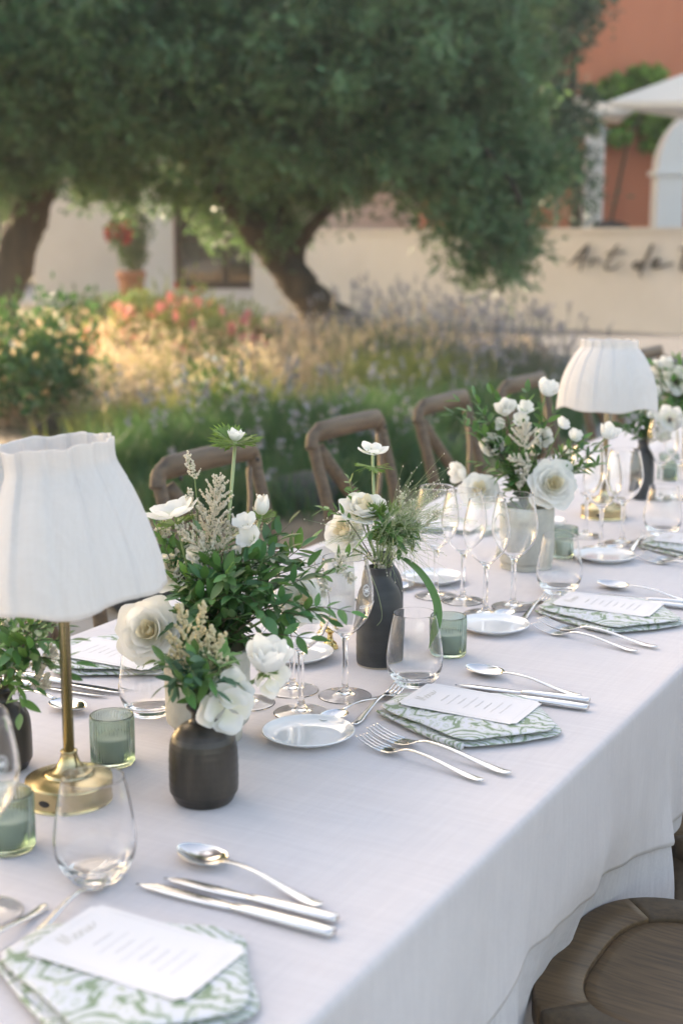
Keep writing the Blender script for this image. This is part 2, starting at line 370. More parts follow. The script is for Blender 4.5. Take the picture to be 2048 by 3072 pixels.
# ================================================================== THE SETTING
def mesh_np(name, V, F, m, smooth=False):
    """V (n,3) float, F (k,s) int: fast build"""
    me = bpy.data.meshes.new(name); V = np.asarray(V, np.float32); F = np.asarray(F, np.int32); k, s = F.shape
    me.vertices.add(len(V)); me.vertices.foreach_set('co', V.ravel())
    me.loops.add(k * s); me.loops.foreach_set('vertex_index', F.ravel())
    me.polygons.add(k); me.polygons.foreach_set('loop_start', np.arange(0, k * s, s, dtype=np.int32)); me.polygons.foreach_set('loop_total', np.full(k, s, np.int32))
    if smooth: me.polygons.foreach_set('use_smooth', np.ones(k, bool))
    me.materials.append(MT[m]); me.update(calc_edges=True); return me
def unit(a): return a / (np.linalg.norm(a, axis=-1, keepdims=True) + 1e-9)
def leaves_np(C, L, W, D=None, droop=.0, spread=1.0):
    """C (n,3) leaf bases; L, W length and width arrays; D preferred direction (n,3)"""
    n = len(C); d = nrg.normal(size=(n, 3))
    if D is not None: d = d * spread + D
    d[:, 2] -= droop; d = unit(d); s = unit(np.cross(d, nrg.normal(size=(n, 3)))); u = np.cross(s, d)
    L = np.broadcast_to(L, (n,))[:, None]; W = np.broadcast_to(W, (n,))[:, None]
    V = np.empty((n, 4, 3)); V[:, 0] = C; V[:, 1] = C + d * L * .5 + s * W * .5 + u * W * .18; V[:, 2] = C + d * L; V[:, 3] = C + d * L * .5 - s * W * .5 + u * W * .18
    return V.reshape(-1, 3), np.arange(4 * n).reshape(n, 4)
def blades_np(C, H, W, lean=.35, seg=3):
    """grass blades: tapering bent strips from bases C"""
    n = len(C); H = np.broadcast_to(H, (n,)); a = nrg.uniform(0, 2 * PI, n); ln = np.abs(nrg.normal(0, lean, n))
    dx, dy = np.cos(a), np.sin(a); b = nrg.uniform(0, 2 * PI, n); wx, wy = np.cos(b) * W / 2, np.sin(b) * W / 2
    V = np.empty((n, seg + 1, 2, 3))
    for k in range(seg + 1):
        t = k / seg; w = (1 - t) ** .7 + .06
        x = C[:, 0] + dx * ln * H * t * t; y = C[:, 1] + dy * ln * H * t * t; z = C[:, 2] + H * (t - .25 * ln * t * t)
        V[:, k, 0] = np.stack([x - wx * w, y - wy * w, z], 1); V[:, k, 1] = np.stack([x + wx * w, y + wy * w, z], 1)
    i = np.arange(n)[:, None] * (2 * (seg + 1)); F = []
    for k in range(seg): F.append(np.concatenate([i + 2 * k, i + 2 * k + 1, i + 2 * k + 3, i + 2 * k + 2], 1))
    return V.reshape(-1, 3), np.concatenate(F)
def cat_np(*ps):
    V, F, n = [], [], 0
    for v, f in ps: V.append(v); F.append(f + n); n += len(v)
    return np.concatenate(V), np.concatenate(F)
def blob_pts(n, c, r, shell=.5):
    d = unit(nrg.normal(size=(n, 3))); q = nrg.uniform(shell ** 3, 1, n) ** (1 / 3)
    return np.asarray(c) + d * q[:, None] * np.asarray(r)

# ------------------------------------------------------------------ ground
structure('ground', ([(-90, -40, -.012), (60, -40, -.012), (60, 110, -.012), (-90, 110, -.012)], [(0, 1, 2, 3)]), 'gravel')
def gz(px, py): p = on_z(px, py, 0); return (float(p[0]), float(p[1]))
def wavy(poly, amp, k=6):
    o = []
    for i in range(len(poly)):
        a, b = Vector(poly[i]), Vector(poly[(i + 1) % len(poly)])
        for j in range(k):
            q = a.lerp(b, j / k); o.append((q.x + rnd.uniform(-amp, amp), q.y + rnd.uniform(-amp, amp)))
    return o
bed = wavy([(-2.6, 5.6), (-3.0, 8.5), (-4.0, 11.5), (-5.6, 15.5), (-7.6, 19.6), (-13.5, 21.8), (-20, 23.4), (-22, 17), (-13, 8.5), (-7, 4.0)], .10)
structure('flower_bed', (prism(bed, -.011, .03)), 'soil')
straw = wavy([(-5.2, 9.0), (-7.0, 13.0), (-8.8, 16.8), (-13.2, 20.4), (-17.5, 19.5), (-12.5, 12.5), (-8.5, 8.0)], .15)
structure('dry_meadow', (prism(straw, .031, .045)), 'dry_ground')
pth = [gz(1180, 975), gz(1700, 990), gz(2600, 1040), gz(2600, 1240), gz(2080, 1165), gz(1700, 1120), gz(1480, 1060)]
structure('path', prism(wavy(pth, .03, 3), -.011, .004), 'path')

# ------------------------------------------------------------------ low garden wall with its sign
b0, b1 = Vector((-7.556, 21.644)), Vector((-5.714, 21.109)); wd = (b1 - b0).normalized(); wn = Vector((-wd.y, wd.x))
if wn.y < 0: wn = -wn
def wallp(t, off=0, z=0): q = b1 + wd * t + wn * off; return Vector((q.x, q.y, z))
WT = 1.56
wl = thing('garden_wall', 'long low cream rendered garden wall carrying dark script lettering', 'wall', wallp(0))
def wall_box(t0, t1, o0, o1, z0, z1):
    V = [wallp(t, o, z) - wallp(0) for z in (z0, z1) for o in (o0, o1) for t in (t0, t1)]
    return V, [(0, 2, 3, 1), (4, 5, 7, 6), (0, 1, 5, 4), (2, 6, 7, 3), (0, 4, 6, 2), (1, 3, 7, 5)]
obj('wall_body', wall_box(-9.6, 9, 0, .32, -.01, WT - .06), 'plaster', wl, False)
obj('coping', wall_box(-9.63, 9.03, -.03, .35, WT - .06, WT), 'plaster', wl, False)
def ray_wall(px, py):
    w = ray(px, py); n3 = Vector((wn.x, wn.y, 0)); t = (wallp(0) - Vector(EYE)).dot(n3) / Vector(w).dot(n3); q = Vector(EYE) + Vector(w) * t
    return (Vector((q.x, q.y)) - b1).dot(wd), q.z
# brush script strokes in photo pixels (x, y, half width)
S = 548 / 1568.
def sg(*pts): return [(1500 + a * S, 600 + b * S, w * S) for a, b, w in pts]
strokes = {
 'A': [sg((585, 560, 4), (640, 520, 10), (700, 450, 12), (765, 380, 9)), sg((765, 380, 9), (748, 430, 14), (722, 500, 9), (702, 585, 7), (698, 612, 4)), sg((640, 520, 5), (700, 512, 7), (770, 505, 5))],
 'r': [sg((785, 560, 7), (800, 505, 9), (795, 560, 8)), sg((795, 545, 7), (820, 512, 9), (845, 510, 8), (868, 530, 5))],
 't': [sg((1020, 385, 8), (985, 440, 10), (945, 510, 11), (918, 560, 10), (925, 595, 8), (985, 588, 6), (1070, 530, 4)), sg((915, 462, 6), (985, 445, 8), (1085, 448, 4))],
 'd': [sg((1225, 540, 8), (1180, 535, 10), (1155, 565, 11), (1190, 585, 14), (1235, 550, 13), (1275, 480, 12), (1320, 380, 11)), sg((1320, 380, 11), (1270, 480, 11), (1228, 580, 11), (1212, 640, 6), (1230, 668, 4))],
 'e': [sg((1310, 560, 8), (1370, 525, 12), (1360, 505, 9), (1320, 530, 12), (1325, 575, 12), (1400, 570, 7), (1500, 540, 4))],
 'D': [sg((1600, 420, 8), (1585, 500, 12), (1560, 590, 12)), sg((1545, 420, 5), (1640, 410, 11), (1700, 480, 12), (1660, 580, 11), (1560, 600, 9))],
}
for ch, sts in strokes.items():
    parts = []
    for st in sts:
        P = []; W = []
        for px, py, hw in st:
            t, z = ray_wall(px, py); P.append((t, z)); W.append(hw / 160.)
        pts = crom([(t, 0, z) for t, z in P], 5); ws = np.interp(np.linspace(0, len(W) - 1, len(pts)), range(len(W)), W)
        path = [wallp(q.x, -.022, q.z) - wallp(0) for q in pts]
        parts.append(tube(path, None, 8, True, [(.016, w) if False else (w, w) for w in ws]))
    V, F = join(*parts)
    n3 = Vector((wn.x, wn.y, 0))          # cut letters: flatten against the wall to 3 cm depth
    V = [Vector(v) - n3 * (Vector(v).dot(n3) + .022) + n3 * max(-.018, min(.018, Vector(v).dot(n3) + .022)) - n3 * .0225 for v in V]
    obj('letter', (V, F), 'sign', wl, False)

# ------------------------------------------------------------------ house on the far left
def hframe(px, D):           # point on ground at a horizontal distance, and axes along the picture
    p = at_h(px, 715, D); return Vector((p[0], p[1], 0))
RH = Vector((FWH[1], -FWH[0], 0)); FH = Vector(FWH)
def bxy(o, a0, a1, d0, d1, z0, z1):
    """box in an axis frame: a along the picture's right, d away from the viewer"""
    V = [o + RH * a + FH * d + Vector((0, 0, z)) for z in (z0, z1) for d in (d0, d1) for a in (a0, a1)]
    return V, [(0, 2, 3, 1), (4, 5, 7, 6), (0, 1, 5, 4), (2, 6, 7, 3), (0, 4, 6, 2), (1, 3, 7, 5)]
O0 = Vector((0, 0, 0))
HD = 29.; ho = hframe(98, HD); sc = HD / F_PX
def hx(px): return (px - 98) * sc
hs = thing('house', 'low cream house with a white pillar beside dark timber glazed doors', 'house', ho)
obj('wall', bxy(O0, hx(98), hx(432), 0, .35, 0, 3.9), 'plaster', hs, False)
obj('pillar', bxy(O0, hx(432), hx(515), -.25, .35, 0, 3.9), 'plaster_w', hs, False)
obj('wall', bxy(O0, hx(815), hx(1290), 0, .35, 0, 3.9), 'plaster', hs, False)
obj('lintel', bxy(O0, hx(515), hx(815), 0, .35, 2.9, 3.9), 'plaster', hs, False)
obj('back_wall', bxy(O0, hx(98), hx(1290), 4.5, 4.8, 0, 3.9), 'plaster', hs, False)
obj('roof', bxy(O0, hx(80), hx(1300), -.2, 5.0, 3.9, 4.1), 'plaster', hs, False)
for a0, a1 in ((515, 532), (653, 674), (798, 815)):
    obj('door_post', bxy(O0, hx(a0), hx(a1), .08, .2, .40, 2.9), 'frame', hs, False)
for a0, a1 in ((532, 653), (674, 798)):
    g = obj('glazed_door', bxy(O0, hx(a0), hx(a1), .14, .17, .40, 2.9), 'pane', hs, False)
    obj('rail', bxy(O0, hx(a0), hx(a1), .10, .135, .40, .55), 'frame', g, False)
    obj('rail', bxy(O0, hx(a0), hx(a1), .10, .135, 1.35, 1.42), 'frame', g, False)
obj('step', bxy(O0, hx(515), hx(830), -.75, .34, 0, .25), 'plaster_w', hs, False)
obj('step', bxy(O0, hx(515), hx(830), -.30, .34, .252, .40), 'plaster_w', hs, False)

# pot with a standard plant in front of the house
po = hframe(391, 27.2); s2 = 27.2 / F_PX
pt = thing('potted_plant', 'terracotta pot with red flowering plant before the white pillar', 'plant', po)
R = 40 * s2
obj('pot', lathe([(0, 0), (R * .72, 0), (R * .95, .62), (R * .97, .66), (R * 1.08, .66), (R * 1.08, .80), (R * .95, .80), (R * .9, .74), (0, .72)], 24), 'terra_pot', pt)
obj('trunk', tube([(0, 0, .7), (.03, 0, 1.0), (0, .02, 1.4)], [.05, .04, .03], 6), 'twig', pt)
C = np.concatenate([blob_pts(900, (0, 0, 1.55), (.42, .42, .5), .2), blob_pts(300, (.05, 0, 1.05), (.28, .28, .25), .2)])
put('foliage', mesh_np('foliage', *leaves_np(C, .11, .06), 'shrub'), pt)
C = np.concatenate([blob_pts(60, (0.12, -.3, 1.52), (.14, .1, .2), .2), blob_pts(25, (-.25, -.25, 1.5), (.12, .1, .2), .2)])
put('flower_heads', mesh_np('flower_heads', *leaves_np(C, .12, .12), 'red'), pt)

# ------------------------------------------------------------------ terracotta building, archway, parasols, vine on the right
RD = 27.; ro = hframe(1272, RD); s3 = RD / F_PX
def rx(px): return (px - 1272) * s3
def zz(py, D): return EYE[2] - (py - 715) * D / F_PX
rb = thing('terracotta_building', 'tall terracotta red rendered building behind the low wall', 'building', ro)
obj('wall', bxy(O0, 0, rx(2700), 0, .4, 0, 9.5), 'terra', rb, False)
obj('side_wall', bxy(O0, 0, .4, .401, 6, 0, 9.5), 'terra', rb, False)
obj('roof', bxy(O0, -.2, rx(2720), -.25, 6.2, 9.5, 9.75), 'plaster', rb, False)
obj('pilaster', bxy(O0, rx(1732), rx(1784), -.35, -.002, 0, zz(395, RD)), 'plaster_w', rb, False)
obj('pilaster', bxy(O0, rx(1418), rx(1440), -.25, -.002, 0, zz(560, RD)), 'plaster_w', rb, False)
AD = 25.; ao = hframe(1964, AD); s4 = AD / F_PX
def ax(px): return (px - 1964) * s4
ar = thing('archway', 'white rounded archway standing before the red building', 'arch', ao)
zc = zz(520, AD); ac = ax(2165); Ro = ac; Ri = ac - 80 * s4
obj('pier', bxy(O0, 0, 80 * s4, 0, .5, 0, zc - .08), 'plaster_w', ar, False)
obj('capital', bxy(O0, -.06, 80 * s4 + .05, -.06, .56, zc - .078, zc), 'plaster_w', ar, False)
V = []; n = 20
for k in range(n + 1):
    a = PI - PI * k / n
    for R in (Ro, Ri):
        for d in (0, .5): V.append(RH * (ac + R * math.cos(a)) + FH * d + Vector((0, 0, zc + .003 + R * math.sin(a))))
F = []
for k in range(n):
    i = 4 * k; j = i + 4; F += [(i, j, j + 2, i + 2), (i + 1, i + 3, j + 3, j + 1), (i, i + 1, j + 1, j), (i + 2, j + 2, j + 3, i + 3)]
F += [(0, 2, 3, 1), (4 * n, 4 * n + 1, 4 * n + 3, 4 * n + 2)]
obj('arch_ring', (V, F), 'plaster_w', ar, False)
obj('pier', bxy(O0, 2 * ac - 80 * s4, 2 * ac, 0, .5, 0, zc - .08), 'plaster_w', ar, False)
sh = hframe(2048, 26.4)
# climbing vine
vn = thing('climbing_vine', 'bright green climbing vine on the red wall', 'vine', hframe(1900, RD - .45))
vo = Vector(vn.location)
pts = []
for (px, py, rx_, ry_, n) in ((1935, 232, 55, 32, 260), (1870, 262, 55, 36, 260), (1815, 300, 45, 42, 220), (1775, 350, 40, 50, 180), (1900, 320, 60, 45, 260), (1975, 365, 60, 40, 240), (1850, 410, 40, 20, 110), (2010, 395, 50, 35, 160), (1965, 428, 40, 24, 110), (1785, 300, 30, 40, 100), (1930, 300, 45, 40, 150)):
    c = Vector(at_h(px, py, RD - .3)) - vo
    q = blob_pts(n, (0, 0, 0), (1, 1, 1), .0)
    for a in q: pts.append(c + RH * float(a[0] * rx_ * s3) + Vector((0, 0, float(a[2] * ry_ * s3))) + FH * float(a[1] * .14))
put('foliage', mesh_np('foliage', *leaves_np(np.array(pts), .17, .13), 'vine'), vn)
obj('stem', tube([vo * 0 + Vector((-.6, 0, -float(vo.z))), Vector((-.5, .05, 1.5)), Vector((-.2, .1, 3.2)), Vector((.2, .1, 3.9))], [.03, .03, .025, .02], 6), 'twig', vn)
# parasols
def parasol(px, D, half, zr, rise, rot, label):
    o = hframe(px, D); t = thing('parasol', label, 'parasol', o, rot)
    c = [Vector((half * math.cos(PI / 4 + k * PI / 2) * 1.414, half * math.sin(PI / 4 + k * PI / 2) * 1.414, zr)) for k in range(4)]
    ap = Vector((0, 0, zr + rise)); V = []; F = []
    for k in range(4):
        a, b = c[k], c[(k + 1) % 4]; i = len(V); V += [ap, a, b, (a + b) / 2 - Vector((0, 0, .10))]; F += [(i, i + 1, i + 3), (i, i + 3, i + 2)]
        j = len(V); V += [a, b, (a + b) / 2 - Vector((0, 0, .10)), a - Vector((0, 0, .06)), b - Vector((0, 0, .06)), (a + b) / 2 - Vector((0, 0, .16))]; F += [(j, j + 3, j + 5, j + 2), (j + 2, j + 5, j + 4, j + 1)]
    obj('canopy', (V, F), 'canvas', t, False)
    obj('pole', tube([(0, 0, 0), (0, 0, zr + rise + .12)], .03, 10), 'pole', t)
    for k in range(4): obj('rib', tube([(0, 0, zr + rise - .04), c[k] + Vector((0, 0, -.03))], .014, 6), 'pole', t)
    obj('base', lathe([(0, 0), (.3, 0), (.3, .06), (.06, .09), (.05, .3), (0, .3)], 20), 'pole', t)
parasol(2330, 15.5, 1.30, 2.86, .62, -.55, 'large white square parasol beside the white archway')
parasol(1665, 24.6, 1.0, 3.45, .35, .55, 'pale parasol half hidden behind the olive crown beside the vine')
# cafe chair behind the wall
co = hframe(1828, 23.6)
cc = thing('cafe_chair', 'dark rounded chair back just showing above the low wall', 'chair', co)
V, F = grid(lambda u, v: (RH * ((u - .5) * .62) + FH * (.1 * (1 - (2 * u - 1) ** 2)) + Vector((0, 0, .9 + v * (.77 + .10 * (1 - abs(2 * u - 1) ** 2.5) - .08)))), 14, 4)
b = obj('backrest', (V, F), 'frame', cc); mo = b.modifiers.new('thick', 'SOLIDIFY'); mo.thickness = .03
obj('seat', bxy(O0, -.25, .25, -.45, .05, .95, 1.0), 'frame', cc, False)
for a in (-.22, .22):
    for d in (-.42, .02): obj('leg', tube([RH * a + FH * d, RH * a + FH * d + Vector((0, 0, .95))], .018, 6), 'frame', cc)

# ------------------------------------------------------------------ haze volume added to lift dark tones, like veiling glare
hm = bpy.data.materials.new('tone_lift_haze'); hm.use_nodes = True; hn = hm.node_tree.nodes; hn.clear()
ho_ = hn.new('ShaderNodeOutputMaterial'); hv_ = hn.new('ShaderNodeVolumePrincipled'); hv_.inputs['Density'].default_value = .0018; hv_.inputs['Color'].default_value = (.93, .93, .93, 1); hv_.inputs['Anisotropy'].default_value = .2
hm.node_tree.links.new(hv_.outputs[0], ho_.inputs['Volume']); MT['air'] = hm
tag(obj('haze', box(-95, 65, -45, 115, -1.0, 14.0), 'air', None, False), 'thin pale evening haze over the garden', 'haze', kind='stuff')
# ------------------------------------------------------------------ olive trees
def olive(base, label, trunk_pts, trunk_r, limbs, blobs, dens, lm='olive'):
    t = thing('olive_tree', label, 'tree', base); b = Vector(base)
    P = crom([Vector(p) - b for p in trunk_pts], 6); R = list(np.interp(np.linspace(0, 1, len(P)), np.linspace(0, 1, len(trunk_r)), trunk_r))
    V, F = tube(P, R, 14)
    V = [Vector(v) * 1 + Vector((math.sin(i * 2.4 + v[2] * 5) * .035, math.cos(i * 1.7 + v[2] * 4) * .035, 0)) for i, v in enumerate(V)]
    obj('trunk', (V, F), 'bark', t)
    for lp, lr in limbs:
        Q = crom([Vector(p) - b for p in lp], 5); obj('limb', tube(Q, list(np.interp(np.linspace(0, 1, len(Q)), np.linspace(0, 1, len(lr)), lr)), 8), 'bark', t)
    Cs, Ds = [], []
    for c, r, sh in blobs:
        vol = r[0] * r[1] * r[2]; nt = int(dens * vol ** .8)
        ctr = blob_pts(max(6, nt // 30), np.array(c) - np.array(b), r, sh)       # branchlets, then twig ends round them
        pick = nrg.integers(0, len(ctr), nt); sp_ = unit(nrg.normal(size=(len(ctr), 3)) * np.array([1, 1, .7]) + unit(ctr - (np.array(c) - np.array(b))) * .8)
        tw = ctr[pick] + sp_[pick] * nrg.uniform(-.42, .42, nt)[:, None] + nrg.normal(0, .085, (nt, 3))
        d = unit(nrg.normal(size=(nt, 3)) + unit(tw - (np.array(c) - np.array(b))) * .5)
        for k in range(7):
            f = nrg.uniform(-.28, .28, nt)[:, None]; Cs.append(tw + d * f + nrg.normal(0, .035, (nt, 3))); Ds.append(d)
    C = np.concatenate(Cs); D = np.concatenate(Ds); n = len(C)
    V, F = leaves_np(C, nrg.uniform(.11, .19, n), nrg.uniform(.034, .052, n), D, .1, .8)
    put('crown', mesh_np('crown', V, F, lm), t)
    print("olive leaves", n)
def bl(px, py, D, rpx, rpy, rz, sh=.25):
    c = at_h(px, py, D); k = D / F_PX; a, d = rpx * k, rz
    # ellipsoid aligned with the world: mix of the picture's right and depth extents
    ex = math.hypot(a * RH.x, d * FH.x); ey = math.hypot(a * RH.y, d * FH.y)
    return (tuple(c), (ex, ey, rpy * k), sh)
B2 = tuple(on_z(1010, 1005, 0))
def T(px, py, D=20.4): return tuple(at_h(px, py, D))
olive(B2, 'broad spreading olive tree with a leaning forked trunk beyond the chairs', 
      [B2, T(975, 950), T(915, 880), T(855, 800), T(800, 730), T(735, 650), T(660, 560)], [.44, .30, .26, .24, .22, .19, .14],
      [([T(905, 865), T(890, 770), T(930, 690, 20.2), T(1010, 600, 20), T(1120, 480, 19.5)], [.15, .12, .09, .07, .04]),
       ([T(830, 770), T(850, 660), T(880, 540), T(900, 380)], [.14, .12, .09, .05]),
       ([T(735, 650), T(640, 520), T(560, 400), T(500, 200)], [.14, .12, .09, .05]),
       ([T(1010, 600, 20), T(1200, 450, 19), T(1400, 420, 18.5), T(1540, 560, 18.2), T(1590, 740, 18)], [.07, .07, .06, .04, .02]),
       ([T(1200, 450, 19), T(1380, 250, 19), T(1550, 150, 19)], [.06, .05, .03]),
       ([T(880, 540), T(1000, 250), T(1100, 0), T(1150, -300)], [.09, .08, .07, .04])],
      [bl(780, 130, 19.5, 420, 270, 2.2), bl(1180, 170, 18.7, 360, 300, 2.0), bl(560, 330, 20, 300, 190, 1.7), bl(930, 440, 19.6, 300, 150, 1.6),
       bl(1360, 180, 19.2, 200, 260, 1.6), bl(1470, 470, 18.8, 160, 190, 1.3), bl(1250, 500, 19.2, 190, 110, 1.2),
       bl(1490, 660, 18.4, 100, 140, .8), bl(1540, 800, 18.1, 50, 80, .5), bl(1430, 730, 18.3, 60, 70, .4), bl(1560, 530, 18.8, 70, 80, .8), bl(690, 610, 20.6, 150, 80, 1.0), bl(850, 690, 20.8, 110, 55, .7), bl(400, 520, 20.6, 120, 70, .8, .1), bl(560, 570, 20.6, 80, 50, .6, .05),
       bl(1000, 590, 20.2, 120, 50, .8), bl(1300, 620, 19.2, 50, 60, .4),
       bl(900, -330, 20, 620, 330, 3.0, .45), bl(1350, -300, 20, 420, 300, 2.6, .45), bl(900, -750, 20.5, 480, 240, 2.4, .45), bl(350, -250, 20.5, 400, 330, 2.6, .45)], 950)
B1 = tuple(on_z(-60, 1010, 0))
def T1(px, py, D=20.2): return tuple(at_h(px, py, D))
olive(B1, 'olive tree with a dark trunk leaning in from the left edge', 
      [B1, T1(-25, 940), T1(25, 830), T1(70, 700), T1(110, 590), T1(150, 480), T1(200, 360)], [.46, .31, .28, .26, .24, .21, .14],
      [([T1(110, 590), T1(60, 450), T1(0, 300), T1(-100, 50)], [.14, .12, .10, .06]),
       ([T1(150, 480), T1(270, 330), T1(400, 180)], [.14, .10, .05])],
      [bl(150, 200, 19.4, 330, 300, 2.2), bl(-200, 200, 19.8, 300, 320, 2.2), bl(420, 120, 19.0, 250, 260, 1.8), bl(60, 440, 19.6, 210, 110, 1.4), bl(-150, 560, 20, 120, 90, 1.0, .1), bl(330, 410, 19.6, 150, 100, 1.1), bl(270, 520, 20.2, 60, 45, .5, .1),
       bl(100, -330, 20, 520, 320, 2.8, .45), bl(-350, -200, 20.5, 420, 360, 2.8, .45), bl(-100, -720, 20.5, 460, 230, 2.4, .45)], 950)

B3 = tuple(on_z(1722, 950, 0))
def T3(px, py, D=23.6): return tuple(at_h(px, py, D))
B3 = T3(1722, 968)
olive((B3[0], B3[1], 0), 'slender darker olive tree rising behind the low wall beside the white pilaster', [(B3[0], B3[1], 0), T3(1722, 760), T3(1728, 600), T3(1715, 450), T3(1690, 300)], [.10, .075, .065, .055, .04],
      [([T3(1715, 450), T3(1640, 300), T3(1560, 150)], [.05, .04, .02]), ([T3(1700, 350), T3(1720, 200), T3(1740, 20)], [.05, .04, .02])],
      [bl(1510, 110, 23.4, 180, 200, 1.6), bl(1650, 40, 23.8, 100, 110, 1.0), bl(1710, 30, 23.8, 45, 60, .5), bl(1560, 330, 23.2, 170, 150, 1.4), bl(1620, 290, 23.4, 100, 120, 1.0), bl(1560, 480, 23.2, 140, 100, 1.0), bl(1690, 480, 23.3, 70, 60, .5, .05), bl(1600, -150, 23.6, 220, 150, 1.6), bl(1745, 600, 23.2, 50, 40, .3, .05)], 620, 'olive_shaded')
for bx, by, hh, lab in ((-9.6, 3.4, 4.6, 'added olive tree out of view left of the table, shading it'), (-10.4, 7.6, 4.8, 'second added olive tree out of view, shading from nearer the flower bed')):  # two unseen olives added on the left to cast shade over the table
    b = (bx, by, 0); olive(b, lab, [b, (bx + .1, by, .7), (bx - .1, by + .1, 1.5), (bx, by, 2.6)], [.40, .26, .22, .16],
      [([(bx, by, 1.5), (bx + .9, by + .5, 2.6), (bx + 1.6, by + .8, 3.8)], [.14, .10, .05]), ([(bx, by, 1.6), (bx - .8, by - .7, 2.7), (bx - 1.4, by - 1.2, 4)], [.14, .10, .05])],
      [((bx, by, hh), (2.3, 2.6, 1.9), .2), ((bx + .3, by - 1.6, hh - .7), (1.6, 1.6, 1.3), .2), ((bx - .2, by + 1.6, hh - .6), (1.6, 1.6, 1.4), .2), ((bx, by, hh + 1.2), (1.7, 1.8, 1.2), .2), ((bx, by, hh - 1.5), (1.8, 2.2, .8), .2)], 900)
# far trees beyond the house
C = []
for k in range(26):
    q = hframe(-900 + k * 130 + rnd.uniform(-40, 40), rnd.uniform(42, 52)); h = rnd.uniform(6.5, 9.5)
    C.append(blob_pts(900, (q.x, q.y, h * .5), (2.6, 2.6, h * .55), .3))
C = np.concatenate(C); C[:, 2] = np.abs(C[:, 2])
g = put('distant_trees', mesh_np('distant_trees', *leaves_np(C, nrg.uniform(.5, .9, len(C)), .35), 'shrub')); tag(g, 'distant green trees behind the cream house', 'trees', kind='stuff')
C = []
for k in range(16):
    q = Vector((12 - k * 3.2 + rnd.uniform(-1, 1), -24 + rnd.uniform(-4, 4) - k * .8)); h = rnd.uniform(5.5, 9)
    C.append(blob_pts(500, (q.x, q.y, h * .55), (2.6, 2.6, h * .48), .3))
C = np.concatenate(C); C[:, 2] = np.abs(C[:, 2])
g = put('distant_trees', mesh_np('distant_trees', *leaves_np(C, nrg.uniform(.5, .9, len(C)), .35), 'olive')); tag(g, 'garden trees mirrored in the glazed doors', 'trees', kind='stuff')
# ------------------------------------------------------------------ shrubs and meadow
def bush(name, label, cat, px, D, w, h, n, L, W, m, group=None, up=.5, dens=.1, extra=None):
    o = hframe(px, D); t = thing(name, label, cat, o, 0, group)
    C = blob_pts(n, (0, 0, h * .52), (w / 2, w / 2 * .8, h * .5), dens); C[:, 2] = np.abs(C[:, 2]) + .03
    az = np.arctan2(C[:, 1], C[:, 0]); lump = .30 * np.sin(az * 3 + px) * np.sin(C[:, 2] / h * 5 + px * .3) + .18 * np.sin(az * 7 + D * 3); C[:, :2] *= (1 + lump)[:, None]; C[:, 2] *= 1 + .22 * np.sin(az * 4 + px) + .12 * np.sin(az * 9)
    D_ = np.tile([0, 0, up], (n, 1)) + unit(C - np.array([0, 0, 0])) * .4
    put('foliage', mesh_np('foliage', *leaves_np(C, nrg.uniform(.7, 1.3, n) * L, nrg.uniform(.7, 1.3, n) * W, D_, 0, .6), m), t)
    st = [tube(bez((0, 0, 0), (rnd.uniform(-.1, .1) * w, rnd.uniform(-.1, .1) * w, h * .4), (rnd.uniform(-.4, .4) * w, rnd.uniform(-.3, .3) * w, h * .8), 4), [.012, .010, .008, .006, .003], 5) for _ in range(7)]
    s = obj('stems', join(*st), 'twig', t); s['kind'] = 'stuff'
    if extra:
        nm, m2, k, l2, w2, top = extra
        C2 = blob_pts(k, (0, 0, h * (.52 + top)), (w / 2 * 1.02, w / 2 * .85, h * .5), .75); C2 = C2[C2[:, 2] > h * .45]
        e = put(nm, mesh_np(nm, *leaves_np(C2, l2, w2, np.tile([0, 0, 1.0], (len(C2), 1)), 0, .7), m2), t); e['kind'] = 'stuff'
    return t
def lavender(px, D, w, h, label, group='lavender bushes behind the chairs', leaf='shrub_g', nsp=130, nb=1700, spk='lav'):
    o = hframe(px, D); t = thing('lavender_bush', label, 'lavender', o, 0, group)
    C = nrg.normal(0, .22, (nb, 3)) * np.array([w, w * .8, 0]); put('foliage', mesh_np('foliage', *blades_np(C, nrg.uniform(.40, .85, nb) * h, .010, .7), leaf), t)
    n = nsp; B = nrg.normal(0, .16, (n, 3)) * np.array([w, w * .8, 0]); a = nrg.uniform(0, 2 * PI, n); ln = nrg.uniform(.05, .55, n); hh = h * nrg.uniform(.75, 1.3, n)
    tip = B + np.stack([np.cos(a) * ln * hh, np.sin(a) * ln * hh, hh * np.sqrt(np.maximum(.2, 1 - ln ** 2))], 1)
    d = unit(tip - B); side = unit(np.cross(d, nrg.normal(size=(n, 3)))) * .0035
    V = np.stack([B - side, B + side, tip + side * .5, tip - side * .5], 1).reshape(-1, 3)
    e = put('flower_stems', mesh_np('flower_stems', V, np.arange(4 * n).reshape(n, 4), leaf), t); e['kind'] = 'stuff'
    Cs = [tip - d * (k * .012) + nrg.normal(0, .006, (n, 3)) for k in range(7)]; C = np.concatenate(Cs)
    e = put('flower_spikes', mesh_np('flower_spikes', *leaves_np(C, .030, .022), spk), t); e['kind'] = 'stuff'
bush('leafy_shrub', 'dark green leafy shrub growing below the left olive trunk', 'shrub', 70, 10.6, 1.25, .80, 3000, .075, .035, 'row_leaf', extra=('flower_heads', 'whitefl', 16, .05, .05, 0))
bush('leafy_shrub', 'low dark shrub hugging the terracotta pot of red flowers', 'shrub', 395, 25.5, 1.25, .34, 700, .13, .06, 'shrub', )
bush('leafy_shrub', 'small dark bush between the leafy shrub and the pink flowers', 'shrub', 255, 16.5, .9, .62, 900, .09, .045, 'shrub')
